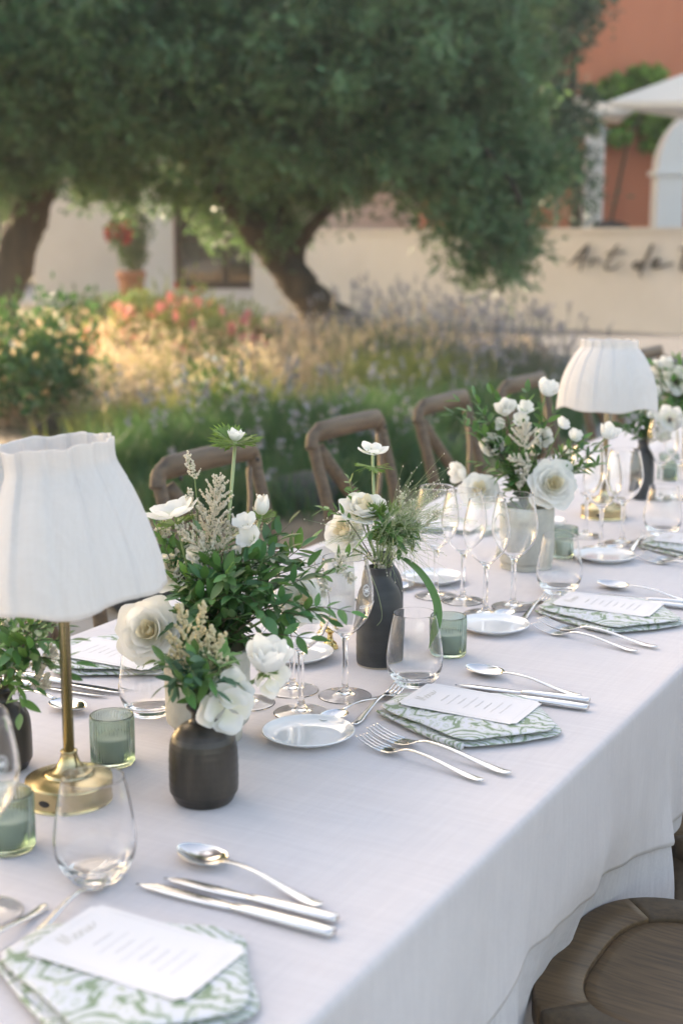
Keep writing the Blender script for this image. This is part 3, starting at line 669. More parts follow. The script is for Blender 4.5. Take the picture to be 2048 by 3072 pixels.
for px, D, w, h, lab in ((500, 13.2, 1.6, .76, 'tall yellow green bush of coral pink flowers below the glazed doors'), (345, 13.0, .9, .52, 'shorter pink flowering bush before the cream house wall'), (640, 14.0, 1.1, .64, 'yellow green bush with pale pink flowers beside the forked trunk')):
    bush('flowering_bush', lab, 'bush', px, D, w, h, 3000, .085, .022, 'shrub_l', up=.9, extra=('flower_heads', 'pink', 110, .13, .13, .06))
bush('flowering_bush', 'sparse red poppies standing before the dark glazed doors', 'bush', 545, 16.4, 1.0, .84, 700, .09, .018, 'shrub_l', up=1.0, extra=('flower_heads', 'red', 26, .07, .07, .05))
for px, D, w, h, lab in ((1030, 15.4, 1.0, .52, 'pale lavender bush beside the foot of the forked trunk'), (1130, 13.6, 1.5, .86, 'tall pale lavender bush right of the olive trunk'), (1290, 12.6, 1.5, .78, 'bushy lavender in front of the low cream wall'), (1440, 11.8, 1.4, .74, 'grey lavender below the hanging olive branch'), (1580, 11.2, 1.3, .72, 'blue grey lavender nearest the pale path'), (850, 15.6, 1.0, .42, 'small lavender clump on the straw side of the olive trunk')):
    lavender(px, D, w, h, lab)
for px, D, w, h, lab in ((1220, 11.4, 1.7, .74, 'low yellow green mound in front of the tall lavender'), (1060, 12.4, 1.4, .58, 'yellow green mound between straw grass and lavender')):
    lavender(px, D, w, h, lab, 'low green mounds in the bed', 'shrub_l', 60, 2600, 'straw')
# green row behind the chairs
row = [(470, 8.0, 1.0, .52), (590, 8.4, 1.1, .56), (720, 8.2, 1.1, .60), (850, 8.8, 1.2, .58), (980, 8.6, 1.2, .62), (1110, 9.2, 1.2, .60), (1240, 9.4, 1.3, .60), (1380, 9.8, 1.2, .58), (1510, 10.2, 1.2, .58), (640, 7.2, .9, .36), (900, 7.6, 1.0, .40), (1180, 8.2, 1.0, .42)]
rl = ['left end of the green lavender row, nearest the edging timber', 'green lavender just left of the first chair top', 'green lavender between the first chair and the dry grass', 'green lavender filling the gap before the second chair', 'green lavender straight behind the second chair top', 'green lavender between the second and third chairs', 'green lavender behind the third chair top', 'green lavender above the fourth chair top rail', 'right end of the green lavender row, nearest the rear lampshade', 'low green clump just behind the first chair back', 'low green clump seen through the second chair back', 'low green clump seen through the third chair back']
for i, (px, D, w, h) in enumerate(row):
    lavender(px, D, w, h, rl[i], 'green lavender row behind the chairs', 'row_leaf', 14, 2600)
for px, D, lab in ((690, 8.9, 'white flowering plant in the green row behind the second chair'), (620, 9.6, 'white flowering plant at the edge of the dry grass')):
    bush('flowering_bush', lab, 'bush', px, D, .55, .60, 380, .06, .02, 'shrub', up=.9, extra=('flower_heads', 'whitefl', 20, .05, .05, .0))
for i, (px, D, w, h, lab) in enumerate(((330, 12.6, .9, .55, 'pale green tussock in the dry grass right of the leafy shrub'), (450, 11.4, 1.0, .62, 'loose yellow green tussock in the middle of the dry grass'), (560, 13.2, .9, .60, 'loose tussock below the pink flowering bush'), (690, 12.0, 1.0, .58, 'tall loose tussock in the dry grass before the forked trunk'), (800, 12.8, .9, .48, 'grey green tussock just left of the trunk foot'), (760, 10.4, 1.1, .56, 'loose tussock where dry grass meets the green row'), (900, 11.4, 1.1, .50, 'airy green tussock in front of the trunk foot'), (380, 9.6, 1.0, .46, 'low tussock above the dark edging timber'), (610, 10.2, .9, .50, 'low tussock behind the first chair at the dry grass edge'))):
    lavender(px, D, w, h, lab, 'loose tussocks in the dry grass', 'shrub_l' if i % 3 else 'straw', 60, 1100, 'straw')
# straw meadow
def scatter(n, poly):
    P = np.array(poly); lo, hi = P.min(0), P.max(0); o = []
    while len(o) < n:
        q = nrg.uniform(lo, hi, (n, 2)); x, y = q[:, 0], q[:, 1]; ins = np.zeros(n, bool)
        for i in range(len(P)):
            a, b = P[i], P[(i + 1) % len(P)]
            c = ((a[1] > y) != (b[1] > y)) & (x < (b[0] - a[0]) * (y - a[1]) / (b[1] - a[1] + 1e-12) + a[0]); ins ^= c
        o.extend(q[ins].tolist())
    return np.array(o[:n])
tf = scatter(1900, [(-4.9, 9.3), (-6.6, 12.2), (-7.8, 14.2), (-11.2, 16.4), (-14.2, 15.6), (-11.6, 11.8), (-7.6, 7.6)])
C = np.repeat(tf, 26, 0) + nrg.normal(0, .085, (1900 * 26, 2)); C = np.concatenate([C, np.full((len(C), 1), .03)], 1)
hgt = np.repeat(nrg.uniform(.26, .54, 1900) * (.75 + .5 * np.sin(tf[:, 0] * 2.1 + 1) * np.cos(tf[:, 1] * 1.7)), 26) * nrg.uniform(.6, 1.1, len(C))
g1 = blades_np(C, hgt, .011, .5)
heads = C[::3].copy(); heads[:, 2] += hgt[::3] * .9; heads[:, :2] += nrg.normal(0, .06, (len(heads), 2))
g2 = leaves_np(heads, .07, .022, np.tile([0, 0, 1.0], (len(heads), 1)), 0, .5)
g = put('dry_grass', mesh_np('dry_grass', *cat_np(g1, g2), 'straw')); tag(g, 'sunlit straw coloured dry grass under the olive trees', 'grass', kind='stuff')
# edging and rocks
def rock(label, px, py, sx, sy, sz, rz, m, name='rock', cat='rock'):
    p = on_z(px, py, 0); bm = bmesh.new(); bmesh.ops.create_icosphere(bm, subdivisions=3, radius=1)
    V = []
    for v in bm.verts:
        c = v.co; k = 1 + .14 * math.sin(c.x * 3.1 + px) * math.cos(c.y * 2.7 + py) + .08 * math.sin(c.z * 6 + c.x * 5)
        q = Vector((math.copysign(abs(c.x) ** .7, c.x), math.copysign(abs(c.y) ** .7, c.y), math.copysign(abs(c.z) ** .7, c.z))) * k; V.append((q.x * sx, q.y * sy, q.z * sz))
    F = [tuple(v.index for v in f.verts) for f in bm.faces]; bm.free()
    o = obj(name, (V, F), m, None, True, loc=(p[0], p[1], sz * .55), rot=(0, 0, rz)); tag(o, label, cat)
rock('long dark edging timber lying below the leafy shrub', 300, 1315, .42, .10, .13, .50, 'edge', 'edging_timber', 'timber')
rock('dark grey rock on the ground behind the second chair', 870, 1530, .26, .2, .13, .3, 'rock')
rock('flat grey rock behind the nearest far side chair', 560, 1800, .30, .22, .12, .8, 'rock')
rock('pale grey stone on the ground behind the third chair', 1290, 1385, .25, .2, .12, .2, 'rock')
# ================================================================== TABLE AND CLOTH
TZ = .75
tb = thing('banquet_table', 'long banquet table hidden under the pale linen cloth', 'table', (-1.025, 3.4, 0))
obj('tabletop', box(-.462, .462, -3.1, 3.3, .715, .7465), 'frame', tb, False)
for x in (-.40, .40):
    for y in (-2.9, -1.0, 1.0, 3.1): obj('leg', box(x - .025, x + .025, y - .025, y + .025, 0, .714), 'frame', tb, False)
XE, XF = -.548, -1.502
def fold(y, d):
    """how far the hanging cloth stands off its edge plane: d = drop below the table top"""
    k = min(1, max(0, (d - .02) / .35)); k2 = min(1, max(0, (d - .14) / .22)); k2 = k2 * k2 * (3 - 2 * k2)
    w = .010 * math.sin(y * 11.5 + 1.1) + .007 * math.sin(y * 23 + .4) + .005 * math.sin(y * 41) + .0035 * math.sin(y * 67 + 2) * math.sin(y * 7)
    g = lambda c, s: math.exp(-((y - c) / s) ** 2)
    push = -.060 * (g(1.70, .19) + g(2.32, .14) + g(1.09, .19)) + .030 * g(2.045, .055) + .02 * g(1.41, .08)
    return k * w + k2 * push
def hem(y): return float(np.interp(y, [0, .75, 1.05, 1.25, 1.36, 1.45, 1.6, 1.78, 1.93, 2.05, 2.15, 2.3, 2.6, 3, 8], [.5, .5, .49, .505, .536, .565, .55, .53, .505, .485, .49, .50, .5, .5, .5]))
def crease(x, y):
    z = .0007 * math.sin(x * 9 + y * 3) * math.sin(y * 5.1) + .0004 * math.sin(x * 31 + y * 11)
    for (yc, a, b, s, h) in ((1.02, -1.3, -.60, .004, .0007), (1.62, -1.3, -.62, .004, .0008), (2.22, -1.3, -.62, .004, .0009), (2.83, -1.4, -.62, .004, .0009), (1.215, -.78, -.66, .007, .0016), (1.33, -.74, -.63, .008, -.001), (2.09, -.85, -.62, .006, .001), (2.70, -.9, -.60, .006, .001), (1.44, -.9, -.66, .01, .0007)):
        f = math.exp(-((y + .12 * (x + .6) - yc) / s) ** 2) / (1 + math.exp(-(x - a) * 60)) / (1 + math.exp((x - b) * 60)); z += h * f
    return z
def cloth(side_drop_near, side_drop_far, inset, z0, y0, y1, ny, topsheet=True):
    V = []; cols = []
    nt, nr, nd = (46, 5, 30) if topsheet else (0, 0, 34)
    for j in range(ny + 1):
        y = y0 + (y1 - y0) * j / ny; row = []
        if topsheet:
            dF = TZ - side_drop_far; r = .013
            for i in range(12, 0, -1): d = r + (dF - r) * i / 12; row.append((XF - r * .0 - .006 * math.sin(y * 9) * min(1, d * 3), y, TZ - d))
            for i in range(nr): a = PI / 2 * i / nr; row.append((XF + r - r * math.cos(a), y, TZ - r + r * math.sin(a)))
            for i in range(nt + 1): x = XF + r + (XE - r - XF - r) * i / nt; row.append((x, y, TZ + crease(x, y)))
            rr = .009
            for i in range(1, nr + 1): a = PI / 2 * i / nr; row.append((XE - rr + rr * math.sin(a), y, TZ - rr + rr * math.cos(a)))
            D = TZ - side_drop_near(y)
            for i in range(1, nd + 1):
                d = rr + (D - rr) * i / nd; row.append((XE + fold(y, d), y, TZ - d))
        else:
            for i in range(nd + 1):
                d = .06 + (TZ - .06 - z0) * i / nd; row.append((XE - inset + fold(y, d) + .012 * max(0, d - .25) * math.sin(y * 15), y, TZ - d))
        cols.append(row)
    n = len(cols[0]); V = [p for r in cols for p in r]
    F = [(j * n + i, j * n + i + 1, (j + 1) * n + i + 1, (j + 1) * n + i) for j in range(ny) for i in range(n - 1)]
    return V, F
o = obj('tablecloth', cloth(hem, .35, 0, 0, .28, 6.7, 520), 'cloth'); tag(o, 'pale lilac linen tablecloth covering the long table', 'tablecloth')
m_ = o.modifiers.new('thick', 'SOLIDIFY'); m_.thickness = .0012; m_.offset = -1
o = obj('table_skirt', cloth(hem, .35, .006, .06, .28, 6.7, 420, False), 'cloth_under'); tag(o, 'longer pale linen under cloth showing below the tablecloth hem', 'tablecloth')
m_ = o.modifiers.new('thick', 'SOLIDIFY'); m_.thickness = .0012; m_.offset = -1

# ================================================================== CHAIRS
def seat_outline(hx, hy, k=72):
    o = []
    for i in range(k):
        a = 2 * PI * i / k; c, s = math.cos(a), math.sin(a)
        x = hx * math.copysign(abs(c) ** (2 / 3.0), c); y = hy * math.copysign(abs(s) ** (2 / 3.0), s)
        o.append((x, y * (1 + .10 * x / hx)))
    return o
def make_chair(label, group):
    """cross-back chair looking along +x, seat centre over the origin"""
    t = thing('cross_back_chair', label, 'chair', (0, 0, 0), 0, group)
    out_, inn = seat_outline(.205, .205), seat_outline(.145, .148)
    k = len(out_); prof = [(1.0, .428, 0), (1.0, .450, 0), (.985, .4585, 0), (.93, .4605, 0), (.02, .4600, 0), (0, .4575, 0)]
    def ring(i0, i1):
        V = []; F = []
        for i in range(i0, i1 + 1):
            (ox, oy), (ix, iy) = out_[i % k], inn[i % k]
            for s, z, _ in ((-.02, .430, 0), *prof, (0, .430, 0)):
                q = s if s >= 0 else .985
                V.append((ix + (ox - ix) * q, iy + (oy - iy) * q, z))
        m = len(prof) + 2
        for i in range(i1 - i0):
            for j in range(m): F.append((i * m + j, i * m + (j + 1) % m, (i + 1) * m + (j + 1) % m, (i + 1) * m + j))
        F.append(tuple(range(m))[::-1]); F.append(tuple((i1 - i0) * m + j for j in range(m)))
        return V, F
    q = k // 8
    for (a, b, m) in ((-q, q, 'chair_seat'), (q, 3 * q, 'chair_rim'), (3 * q, 5 * q, 'chair_seat'), (5 * q, 7 * q, 'chair_rim')):
        obj('seat_rail', ring(a, b), m, t)
    V, F = [(0, 0, .4480)], []; S = (.2, .45, .7, .88, .965, .99)
    for si, s in enumerate(S):
        for (x, y) in inn: V.append((x * s, y * s, .4480 + .0085 * s ** 3 - (.003 if si == len(S) - 1 else 0)))
    for i in range(k): F.append((0, 1 + i, 1 + (i + 1) % k))
    for r in range(len(S) - 1):
        for i in range(k): F.append((1 + r * k + i, 1 + (r + 1) * k + i, 1 + (r + 1) * k + (i + 1) % k, 1 + r * k + (i + 1) % k))
    obj('seat_panel', (V, F), 'chair_seat', t)
    # bent back frame: two raked posts joined by a deep rounded top rail
    yw = .195
    for s in (-1, 1):
        P = crom([(-.155, s * .165, 0), (-.175, s * .175, .25), (-.185, s * .182, .45), (-.215, s * .190, .65), (-.262, s * yw, .83), (-.275, s * (yw - .004), .878)], 5)
        obj('back_post', tube(P, None, 10, True, [(.0165, .0165)] * len(P)), 'chair', t)
        obj('front_leg', tube([(.165, s * .165, 0), (.150, s * .160, .428)], [.014, .019], 10), 'chair', t)
        P = crom([(-.268, s * .150, .845), (-.225, s * .085, .74), (-.185, s * -.04, .60), (-.172, s * -.145, .463)], 6)
        obj('cross_brace', tube([Vector(p) + Vector((.012 * s, 0, 0)) for p in P], None, 8, True, [(.007, .019)] * len(P)), 'chair', t)
        b = lathe([(0, 0), (.006, 0), (.006, .003), (.003, .005), (0, .005)], 12)
        obj('bolt', tfm(b, (-.2365, s * .158, .868), Vector((1, 0, .25)).to_track_quat('Z', 'Y')), 'bolt', t)
    P = crom([(-.270, -yw - .006, .845), (-.272, -yw + .012, .884), (-.262, -.12, .893), (-.258, 0, .895), (-.262, .12, .893), (-.272, yw - .012, .884), (-.270, yw + .006, .845)], 6)
    obj('top_rail', tube(P, None, 14, True, [(.0285 if abs(p[1]) < .175 else .021, .0165) for p in P]), 'chair', t)
    for (a, b) in (((.158, -.162, .20), (.158, .162, .20)), ((-.165, -.170, .22), (-.165, .170, .22)), ((.157, .162, .16), (-.163, .168, .16)), ((.157, -.162, .16), (-.163, -.168, .16))):
        obj('stretcher', tube([a, b], .010, 8), 'chair', t)
    return t
CG = 'wooden cross-back chairs along the far side of the table'
ch = make_chair('wooden cross-back chair behind the tall single anemone', CG)
chairs = [(-1.60, 2.77, 'wooden cross-back chair behind the tall single anemone'), (-1.60, 3.47, 'wooden cross-back chair behind the charcoal jug vase'),
          (-1.60, 4.12, 'wooden cross-back chair behind the frothy grass wisps'), (-1.60, 4.80, 'wooden cross-back chair behind the rear bouquet foliage'),
          (-1.60, 5.60, 'wooden cross-back chair partly hidden by the rear lampshade'), (-1.60, 6.35, 'dark wooden chair back peeping out past the rear lampshade'), (-1.62, 2.12, 'wooden cross-back chair mostly hidden by the front lampshade')]
for i, (x, y, lab) in enumerate(chairs):
    c = ch if i == 0 else copy_tree(ch); c.location = (x, y, 0); c.rotation_euler = (0, 0, rnd.uniform(-.03, .03)); c['label'] = lab
for y, lab in ((1.715, 'large brown wooden chair seat tucked against the tablecloth'), (2.31, 'dark wooden chair seat edge just beyond the hanging cloth fold')):
    c = copy_tree(ch); c.location = (-.395, y, 0); c.rotation_euler = (0, 0, PI); c['label'] = lab; c['group'] = 'wooden chairs on the near side of the table'

# ================================================================== GLASS, CHINA, CUTLERY: one of each kind
def smooth_prof(p, n=4): return [(max(0, q.x), q.y) for q in crom([(r, z, 0) for r, z in p], n)]
def arc_edge(r, z, rad, a0, a1, n=6): return [(r + rad * math.cos(a0 + (a1 - a0) * k / n), z + rad * math.sin(a0 + (a1 - a0) * k / n)) for k in range(n + 1)]
def curve(p, n=4): return [(q.x, q.y) for q in crom([(r, z, 0) for r, z in p], n)]
def wine_profile():
    foot = [(0, .0042)] + curve([(.006, .0040), (.014, .0030), (.024, .0017), (.034, .0006), (.0370, .0001)], 4) + arc_edge(.0378, .0009, .0009, -PI / 2, PI * .48) + [(.0370, .0019), (.0340, .0023)]
    o_ = foot + curve([(.030, .0029), (.020, .0045), (.010, .0075), (.0056, .014), (.0043, .028), (.0042, .055), (.0045, .078), (.0062, .0893), (.013, .0955), (.024, .105), (.034, .119), (.0400, .136), (.0412, .149), (.0397, .166), (.0355, .188), (.0319, .2055)], 4)
    rim = arc_edge(.03145, .2062, .00042, 0, PI)
    inner = curve([(.0310, .2055), (.0346, .188), (.0388, .166), (.0403, .149), (.0391, .136), (.033, .1197), (.0232, .1062), (.0125, .0972), (.005, .0949)], 4)
    return o_ + rim + inner + [(0, .0945)]
ME_WINE = mk('wine_glass', *lathe(wine_profile(), 48), 'glass')
tp = [(0, 0), (.020, 0), (.0255, 0)] + arc_edge(.0262, .0014, .0014, -PI / 2, 0) + curve([(.0300, .0045), (.0345, .0095), (.040, .022), (.0428, .037), (.0415, .055), (.0368, .085), (.0323, .1075)], 4) + arc_edge(.0318, .1085, .00055, 0, PI) + curve([(.0312, .1075), (.0356, .085), (.0402, .055), (.0414, .038), (.0383, .024), (.030, .0138), (.018, .0108), (.006, .0102)], 4) + [(0, .010)]
ME_TUM = mk('water_tumbler', *lathe(tp, 48), 'glass')
def ribs(a, ri): return 1 + (.022 * math.cos(44 * a) if 3 <= ri <= 5 else 0)
vp_ = [(0, 0), (.022, 0), (.026, .0008), (.0272, .004), (.0276, .033), (.0276, .059), (.0277, .0615), (.0277, .0632), (.0273, .0640), (.0266, .0643), (.0258, .0641), (.0254, .0632), (.0252, .060), (.0252, .034), (.0250, .0085), (.022, .0060), (0, .0055)]
ME_VOT = mk('votive_glass', *lathe(vp_, 176, ribs), 'green_glass')
ME_WAX = mk('wax', *lathe([(0, .0), (.021, 0), (.0242, .002), (.0244, .029), (.023, .0305), (.012, .0295), (0, .029)], 32), 'wax')
ME_WICK = mk('wick', *tube([(0, 0, .028), (.001, 0, .033), (.0025, 0, .037)], .0008, 6), 'wick')
pp = smooth_prof([(0, .001), (.036, .001), (.037, .0), (.0385, .0015), (.050, .0048), (.0605, .0106), (.0617, .0122), (.0605, .0128), (.054, .0085), (.046, .0056), (.038, .0046), (.020, .0042), (0, .0042)], 3)
ME_PLATE = mk('side_plate', *lathe(pp, 64), 'china')
def strap(P, n=10, cap=True):
    """P rows: (x, y, z, half width, half thickness) along a path in the xz plane"""
    V = []; F = []; m = len(P)
    for i, (x, y, z, w, h) in enumerate(P):
        a = P[max(0, i - 1)]; b = P[min(m - 1, i + 1)]; t = Vector((b[0] - a[0], b[1] - a[1], b[2] - a[2])).normalized(); B = Vector((0, 1, 0)); N = t.cross(B)
        for k in range(n):
            q = 2 * PI * k / n; V.append(Vector((x, y, z)) + B * (w * math.cos(q)) - N * (h * math.sin(q)))
    for i in range(m - 1):
        for k in range(n): F.append((i * n + k, (i + 1) * n + k, (i + 1) * n + (k + 1) % n, i * n + (k + 1) % n))
    F += [tuple(range(n)), tuple((m - 1) * n + k for k in range(n))[::-1]]
    return V, F
def interp_strap(K, n=22):
    K = np.array(K, float); t = np.linspace(0, len(K) - 1, n)
    sm = crom([Vector((a, 0, c)) for a, b, c, d, e in K], max(1, (n - 1) // (len(K) - 1)))
    tt = np.linspace(0, len(K) - 1, len(sm)); return [(p.x, 0, p.z, float(np.interp(q, range(len(K)), K[:, 3])), float(np.interp(q, range(len(K)), K[:, 4]))) for p, q in zip(sm, tt)]
# handle end at x = 0, working end at x = L (lengths for a 20 cm piece)
def fork_meshes(L):
    s = L / .2
    K = [(.000, 0, .0030, .0015, .0009), (.004, 0, .0026, .0060, .0014), (.020, 0, .0022, .0068, .0016), (.045, 0, .0050, .0052, .0017), (.085, 0, .0105, .0032, .0018), (.115, 0, .0115, .0026, .0018), (.130, 0, .0085, .0040, .0015)]
    h = interp_strap(K, 30)
    H = [(.128, 0, .0092, .0034, .0014), (.136, 0, .0060, .0088, .0010), (.145, 0, .0036, .0118, .0009), (.156, 0, .0028, .0122, .0009), (.1605, 0, .0030, .0120, .0009)]
    parts = [strap(interp_strap(H, 17), 12)]
    for y in (-.0103, -.00345, .00345, .0103):
        T_ = [(.158, y, .0029, .0021, .0010), (.172, y * .99, .0040, .0018, .0009), (.188, y * .96, .0075, .0015, .0008), (.1975, y * .93, .0112, .0011, .0007), (.2, y * .92, .0124, .0004, .0004)]
        parts.append(strap(T_, 8))
    return mk('handle', *tfm(strap(h), s=s), 'steel'), mk('tines', *tfm(join(*parts), s=s), 'steel')
def spoon_meshes(L):
    s = L / .2
    K = [(.000, 0, .0030, .0015, .0009), (.004, 0, .0026, .0060, .0014), (.020, 0, .0022, .0070, .0016), (.045, 0, .0050, .0052, .0017), (.085, 0, .0115, .0032, .0018), (.115, 0, .0125, .0027, .0018), (.136, 0, .0105, .0038, .0014)]
    h = interp_strap(K, 30)
    def bowl(u, v):
        a = 2 * PI * u; e = v; x = .168 + .034 * e * math.cos(a) * (1.0 if math.cos(a) < 0 else .94); w = .0205 * (1 - .16 * math.cos(a)); y = w * e * math.sin(a)
        return Vector((x, y, .0016 + .0085 * e ** 2.2 + .001 * (x - .168) * 10))
    V, F = grid(bowl, 40, 9, True); n = 40
    V2 = [v - Vector((0, 0, .0013)) * (1.0) for v in V]; k = len(V)
    F2 = [tuple(i + k for i in f[::-1]) for f in F]; e0 = 9 * n
    F3 = [(e0 + i, e0 + k + i, e0 + k + (i + 1) % n, e0 + (i + 1) % n) for i in range(n)]
    return mk('handle', *tfm(strap(h), s=s), 'steel'), mk('bowl', *tfm((V + V2, F + F2 + F3), s=s), 'steel')
def knife_meshes(L):
    s = L / .225
    K = [(.000, 0, .0050, .0035, .0022), (.002, 0, .0050, .0078, .0044), (.03, 0, .0050, .0086, .0048), (.07, 0, .0047, .0078, .0046), (.102, 0, .0042, .0062, .0040), (.112, 0, .0038, .0050, .0028)]
    h = interp_strap(K, 26); prof = []
    N = 20
    for i in range(N + 1):
        t = i / N; x = .110 + .115 * t
        top = .0050 + .0018 * math.sin(PI * min(1, t * 1.2)) - .0115 * max(0, (t - .72) / .28) ** 2.2; bot = -.0050 - .0045 * math.sin(PI * min(1, t * .95)) ** .8
        if t > .86: bot += (.0095 - .004) * ((t - .86) / .14) ** 1.6 * .45
        prof.append((x, top, bot))
    V = []; F = []
    for x, a, b in prof:
        th = .0009 * (1 - .5 * (x - .11) / .115); m = (a * .75 + b * .25)
        V += [(x, a, .0030 - th), (x, b, .0030 - .0002), (x, b, .0030 + .0002), (x, m, .0030 + th), (x, a, .0030 + th)]
    for i in range(N):
        for k in range(5): F.append((i * 5 + k, i * 5 + (k + 1) % 5, (i + 1) * 5 + (k + 1) % 5, (i + 1) * 5 + k))
    F += [(0, 4, 3, 2, 1), tuple(N * 5 + k for k in range(5))]
    return mk('handle', *tfm(strap(h, 12), s=s), 'steel'), mk('blade', *tfm((V, F), s=s), 'steel_b')
CUT = {('fork', .2): fork_meshes(.2), ('fork', .222): fork_meshes(.222), ('fork', .185): fork_meshes(.185), ('spoon', .2): spoon_meshes(.2), ('spoon', .165): spoon_meshes(.165), ('knife', .228): knife_meshes(.228), ('knife', .2): knife_meshes(.2)}
CAT = {'dinner_fork': 'fork', 'dessert_fork': 'fork', 'dinner_knife': 'knife', 'starter_knife': 'knife', 'soup_spoon': 'spoon', 'dessert_spoon': 'spoon', 'starter_fork': 'fork'}
def cutlery(name, kind, L, p_end, p_tip, label, group, z=TZ + .0012, flip=False):
    a = Vector((p_end[0], p_end[1], z)); b = Vector((p_tip[0], p_tip[1], z)); ang = math.atan2(b.y - a.y, b.x - a.x)
    t = thing(name, label, kind, a, ang, group); me = CUT[(kind, L)]
    for m in me:
        q = put(m.name.split('.')[0], m, t)
        if flip: q.scale = (1, -1, 1)
    return t
def single(name, me, loc, label, cat, group=None, rz=None):
    o = put(name, me, None, loc, (0, 0, rnd.uniform(0, 6) if rz is None else rz)); return tag(o, label, cat, group)
def wine(x, y, label): return single('wine_glass', ME_WINE, (x, y, TZ + .0008), label, 'wine glass', 'stemmed wine glasses on the table', 0)
def tumbler(x, y, label): return single('water_tumbler', ME_TUM, (x, y, TZ + .0008), label, 'tumbler', 'clear stemless tumblers', None)
def plate(x, y, label): return single('side_plate', ME_PLATE, (x, y, TZ + .0008), label, 'plate', 'small white side plates')
def votive(px, py, label):
    p = on_z(px, py); single('votive_glass', ME_VOT, (p[0], p[1], TZ + .0008), 'green ribbed glass votive ' + label, 'candle holder', 'green ribbed votives', 0)
    c = thing('votive_candle', 'white wax candle inside the votive ' + label, 'candle', (p[0], p[1], TZ + .0068), 0, 'candles in the votives'); put('wax', ME_WAX, c); put('wick', ME_WICK, c)

# napkin and menu card
def chaikin(P, n=2):
    P = [Vector(p) for p in P]
    for _ in range(n): P = [q for i in range(len(P)) for q in (P[i] * .9 + P[(i + 1) % len(P)] * .1, P[i] * .1 + P[(i + 1) % len(P)] * .9)]
    return P
def dense(P, k):
    P = [Vector(p) for p in P]; L = [0]
    for i in range(len(P)): L.append(L[-1] + (P[(i + 1) % len(P)] - P[i]).length)
    o_ = []
    for j in range(k):
        s = L[-1] * j / k; i = max(q for q in range(len(P)) if L[q] <= s); f = (s - L[i]) / (L[i + 1] - L[i] + 1e-9); o_.append(P[i].lerp(P[(i + 1) % len(P)], f))
    return o_
def pillow(poly, z0, z1, seed=0, k=72):
    O = dense(chaikin(poly, 4), k); O = [p + Vector((.0014 * math.sin(i * .55 + seed), .0014 * math.cos(i * .43 + seed * 2))) for i, p in enumerate(O)]; c = sum(O, Vector((0, 0))) / k; V = []; F = []; h = (z1 - z0) / 2; zm = (z0 + z1) / 2
    S = [0, .3, .6, .8, .9, .96, .99, 1.0]; rows = []
    def lump(x, y): return .0012 * math.sin(x * 60 + seed) * math.sin(y * 47 + seed * 2)
    for sgn in (1, -1):
        for s in (S if sgn > 0 else S[-2::-1]):
            q = zm + sgn * h * (1 - s ** 3.5) ** .5
            if s == 0: rows.append([len(V)]); V.append((c.x, c.y, q))
            else:
                rows.append(list(range(len(V), len(V) + k)))
                for p in O:
                    x, y = c.x + (p.x - c.x) * s, c.y + (p.y - c.y) * s; V.append((x, y, q + (lump(x, y) if sgn > 0 else 0)))
    for A, B in zip(rows, rows[1:]):
        for i in range(k):
            j = (i + 1) % k
            if len(A) == 1: F.append((A[0], B[i], B[j]))
            elif len(B) == 1: F.append((A[i], B[0], A[j]))
            else: F.append((A[i], B[i], B[j], A[j]))
    return V, F
# outline about the card's centre (right-hand place: x towards the guest)
NP1 = [(-.114, -.066), (-.116, .018), (.050, .100), (.150, -.026), (.046, -.138)]
NP2 = [(-.112, -.060), (-.110, .014), (.044, .090), (.144, -.026), (.048, -.131)]
ME_N1 = mk('lower_fold', *pillow(NP1, .0, .0085, 1), 'napkin'); ME_N2 = mk('upper_fold', *pillow(NP2, .0083, .0160, 3), 'napkin')
ME_HEM = mk('rolled_hem', *tube(crom([(-.112, -.062, .006), (-.05, -.096, .0055), (.0, -.120, .006), (.048, -.137, .007)], 6), [.002] * 6 + [.0032] * 6 + [.0048] * 6 + [.0056], 8), 'napkin')
def card_outline():
    hx, hy, r = .0875, .0535, .007; P = []
    for sx, sy, a0 in ((1, 1, 0), (-1, 1, 1), (-1, -1, 2), (1, -1, 3)):
        cx, cy_ = sx * hx, sy * hy
        for k in range(7):                      # scooped corners
            a = a0 * PI / 2 + PI / 2 * k / 6; q = PI + (PI / 2 * (6 - k) / 6) + a0 * PI / 2
            P.append((cx + r * math.cos(q), cy_ + r * math.sin(q)))
    return P
ME_CARD = mk('card_sheet', *prism(card_outline(), 0, .0009), 'paper', False)
def ribbon(strokes2d, w, to3):
    parts = []
    for st in strokes2d:
        P = crom([(a, b, 0) for a, b in st], 4); parts.append(tube([Vector(to3(p.x, p.y)) for p in P], None, 4, True, [(w, .00012)] * len(P)))
    return join(*parts)
# "Menu" and illegible script lines. reading x -> +y of the card, reading up -> -x
MENU = [[(0, 0), (.08, .5), (.18, 1.05), (.20, .5), (.22, .0)], [(.22, .0), (.36, .6), (.52, 1.05), (.50, .5), (.58, 0), (.68, .12)],
        [(.72, .25), (.95, .42), (.86, .55), (.74, .3), (.84, 0), (1.05, .15)], [(1.08, .5), (1.10, .0), (1.14, .3), (1.28, .5), (1.34, .2), (1.36, 0), (1.48, .15)], [(1.52, .5), (1.52, .1), (1.64, 0), (1.80, .5), (1.80, .1), (1.95, .1), (2.2, .5)]]
sc_ = .021
ME_MENU = mk('menu_heading', *ribbon(MENU, .00055, lambda a, b: (-.058 - b * sc_ * .8, -.024 + a * sc_, .00105)), 'ink', False)
lines = []
for r in range(8):
    hw_ = rnd.uniform(.010, .027); y0 = -hw_; y1 = hw_; n = 26; x0 = -.038 + r * .013
    lines.append([(y0 + (y1 - y0) * i / n, x0 + (.0016 if i % 2 else -.0012) * rnd.uniform(.4, 1.3)) for i in range(n + 1)])
bd = [(-.047, -.066), (-.047, .066)], [(.047, -.066), (.047, .066)], [(-.036, -.078), (.036, -.078)], [(-.036, .078), (.036, .078)]
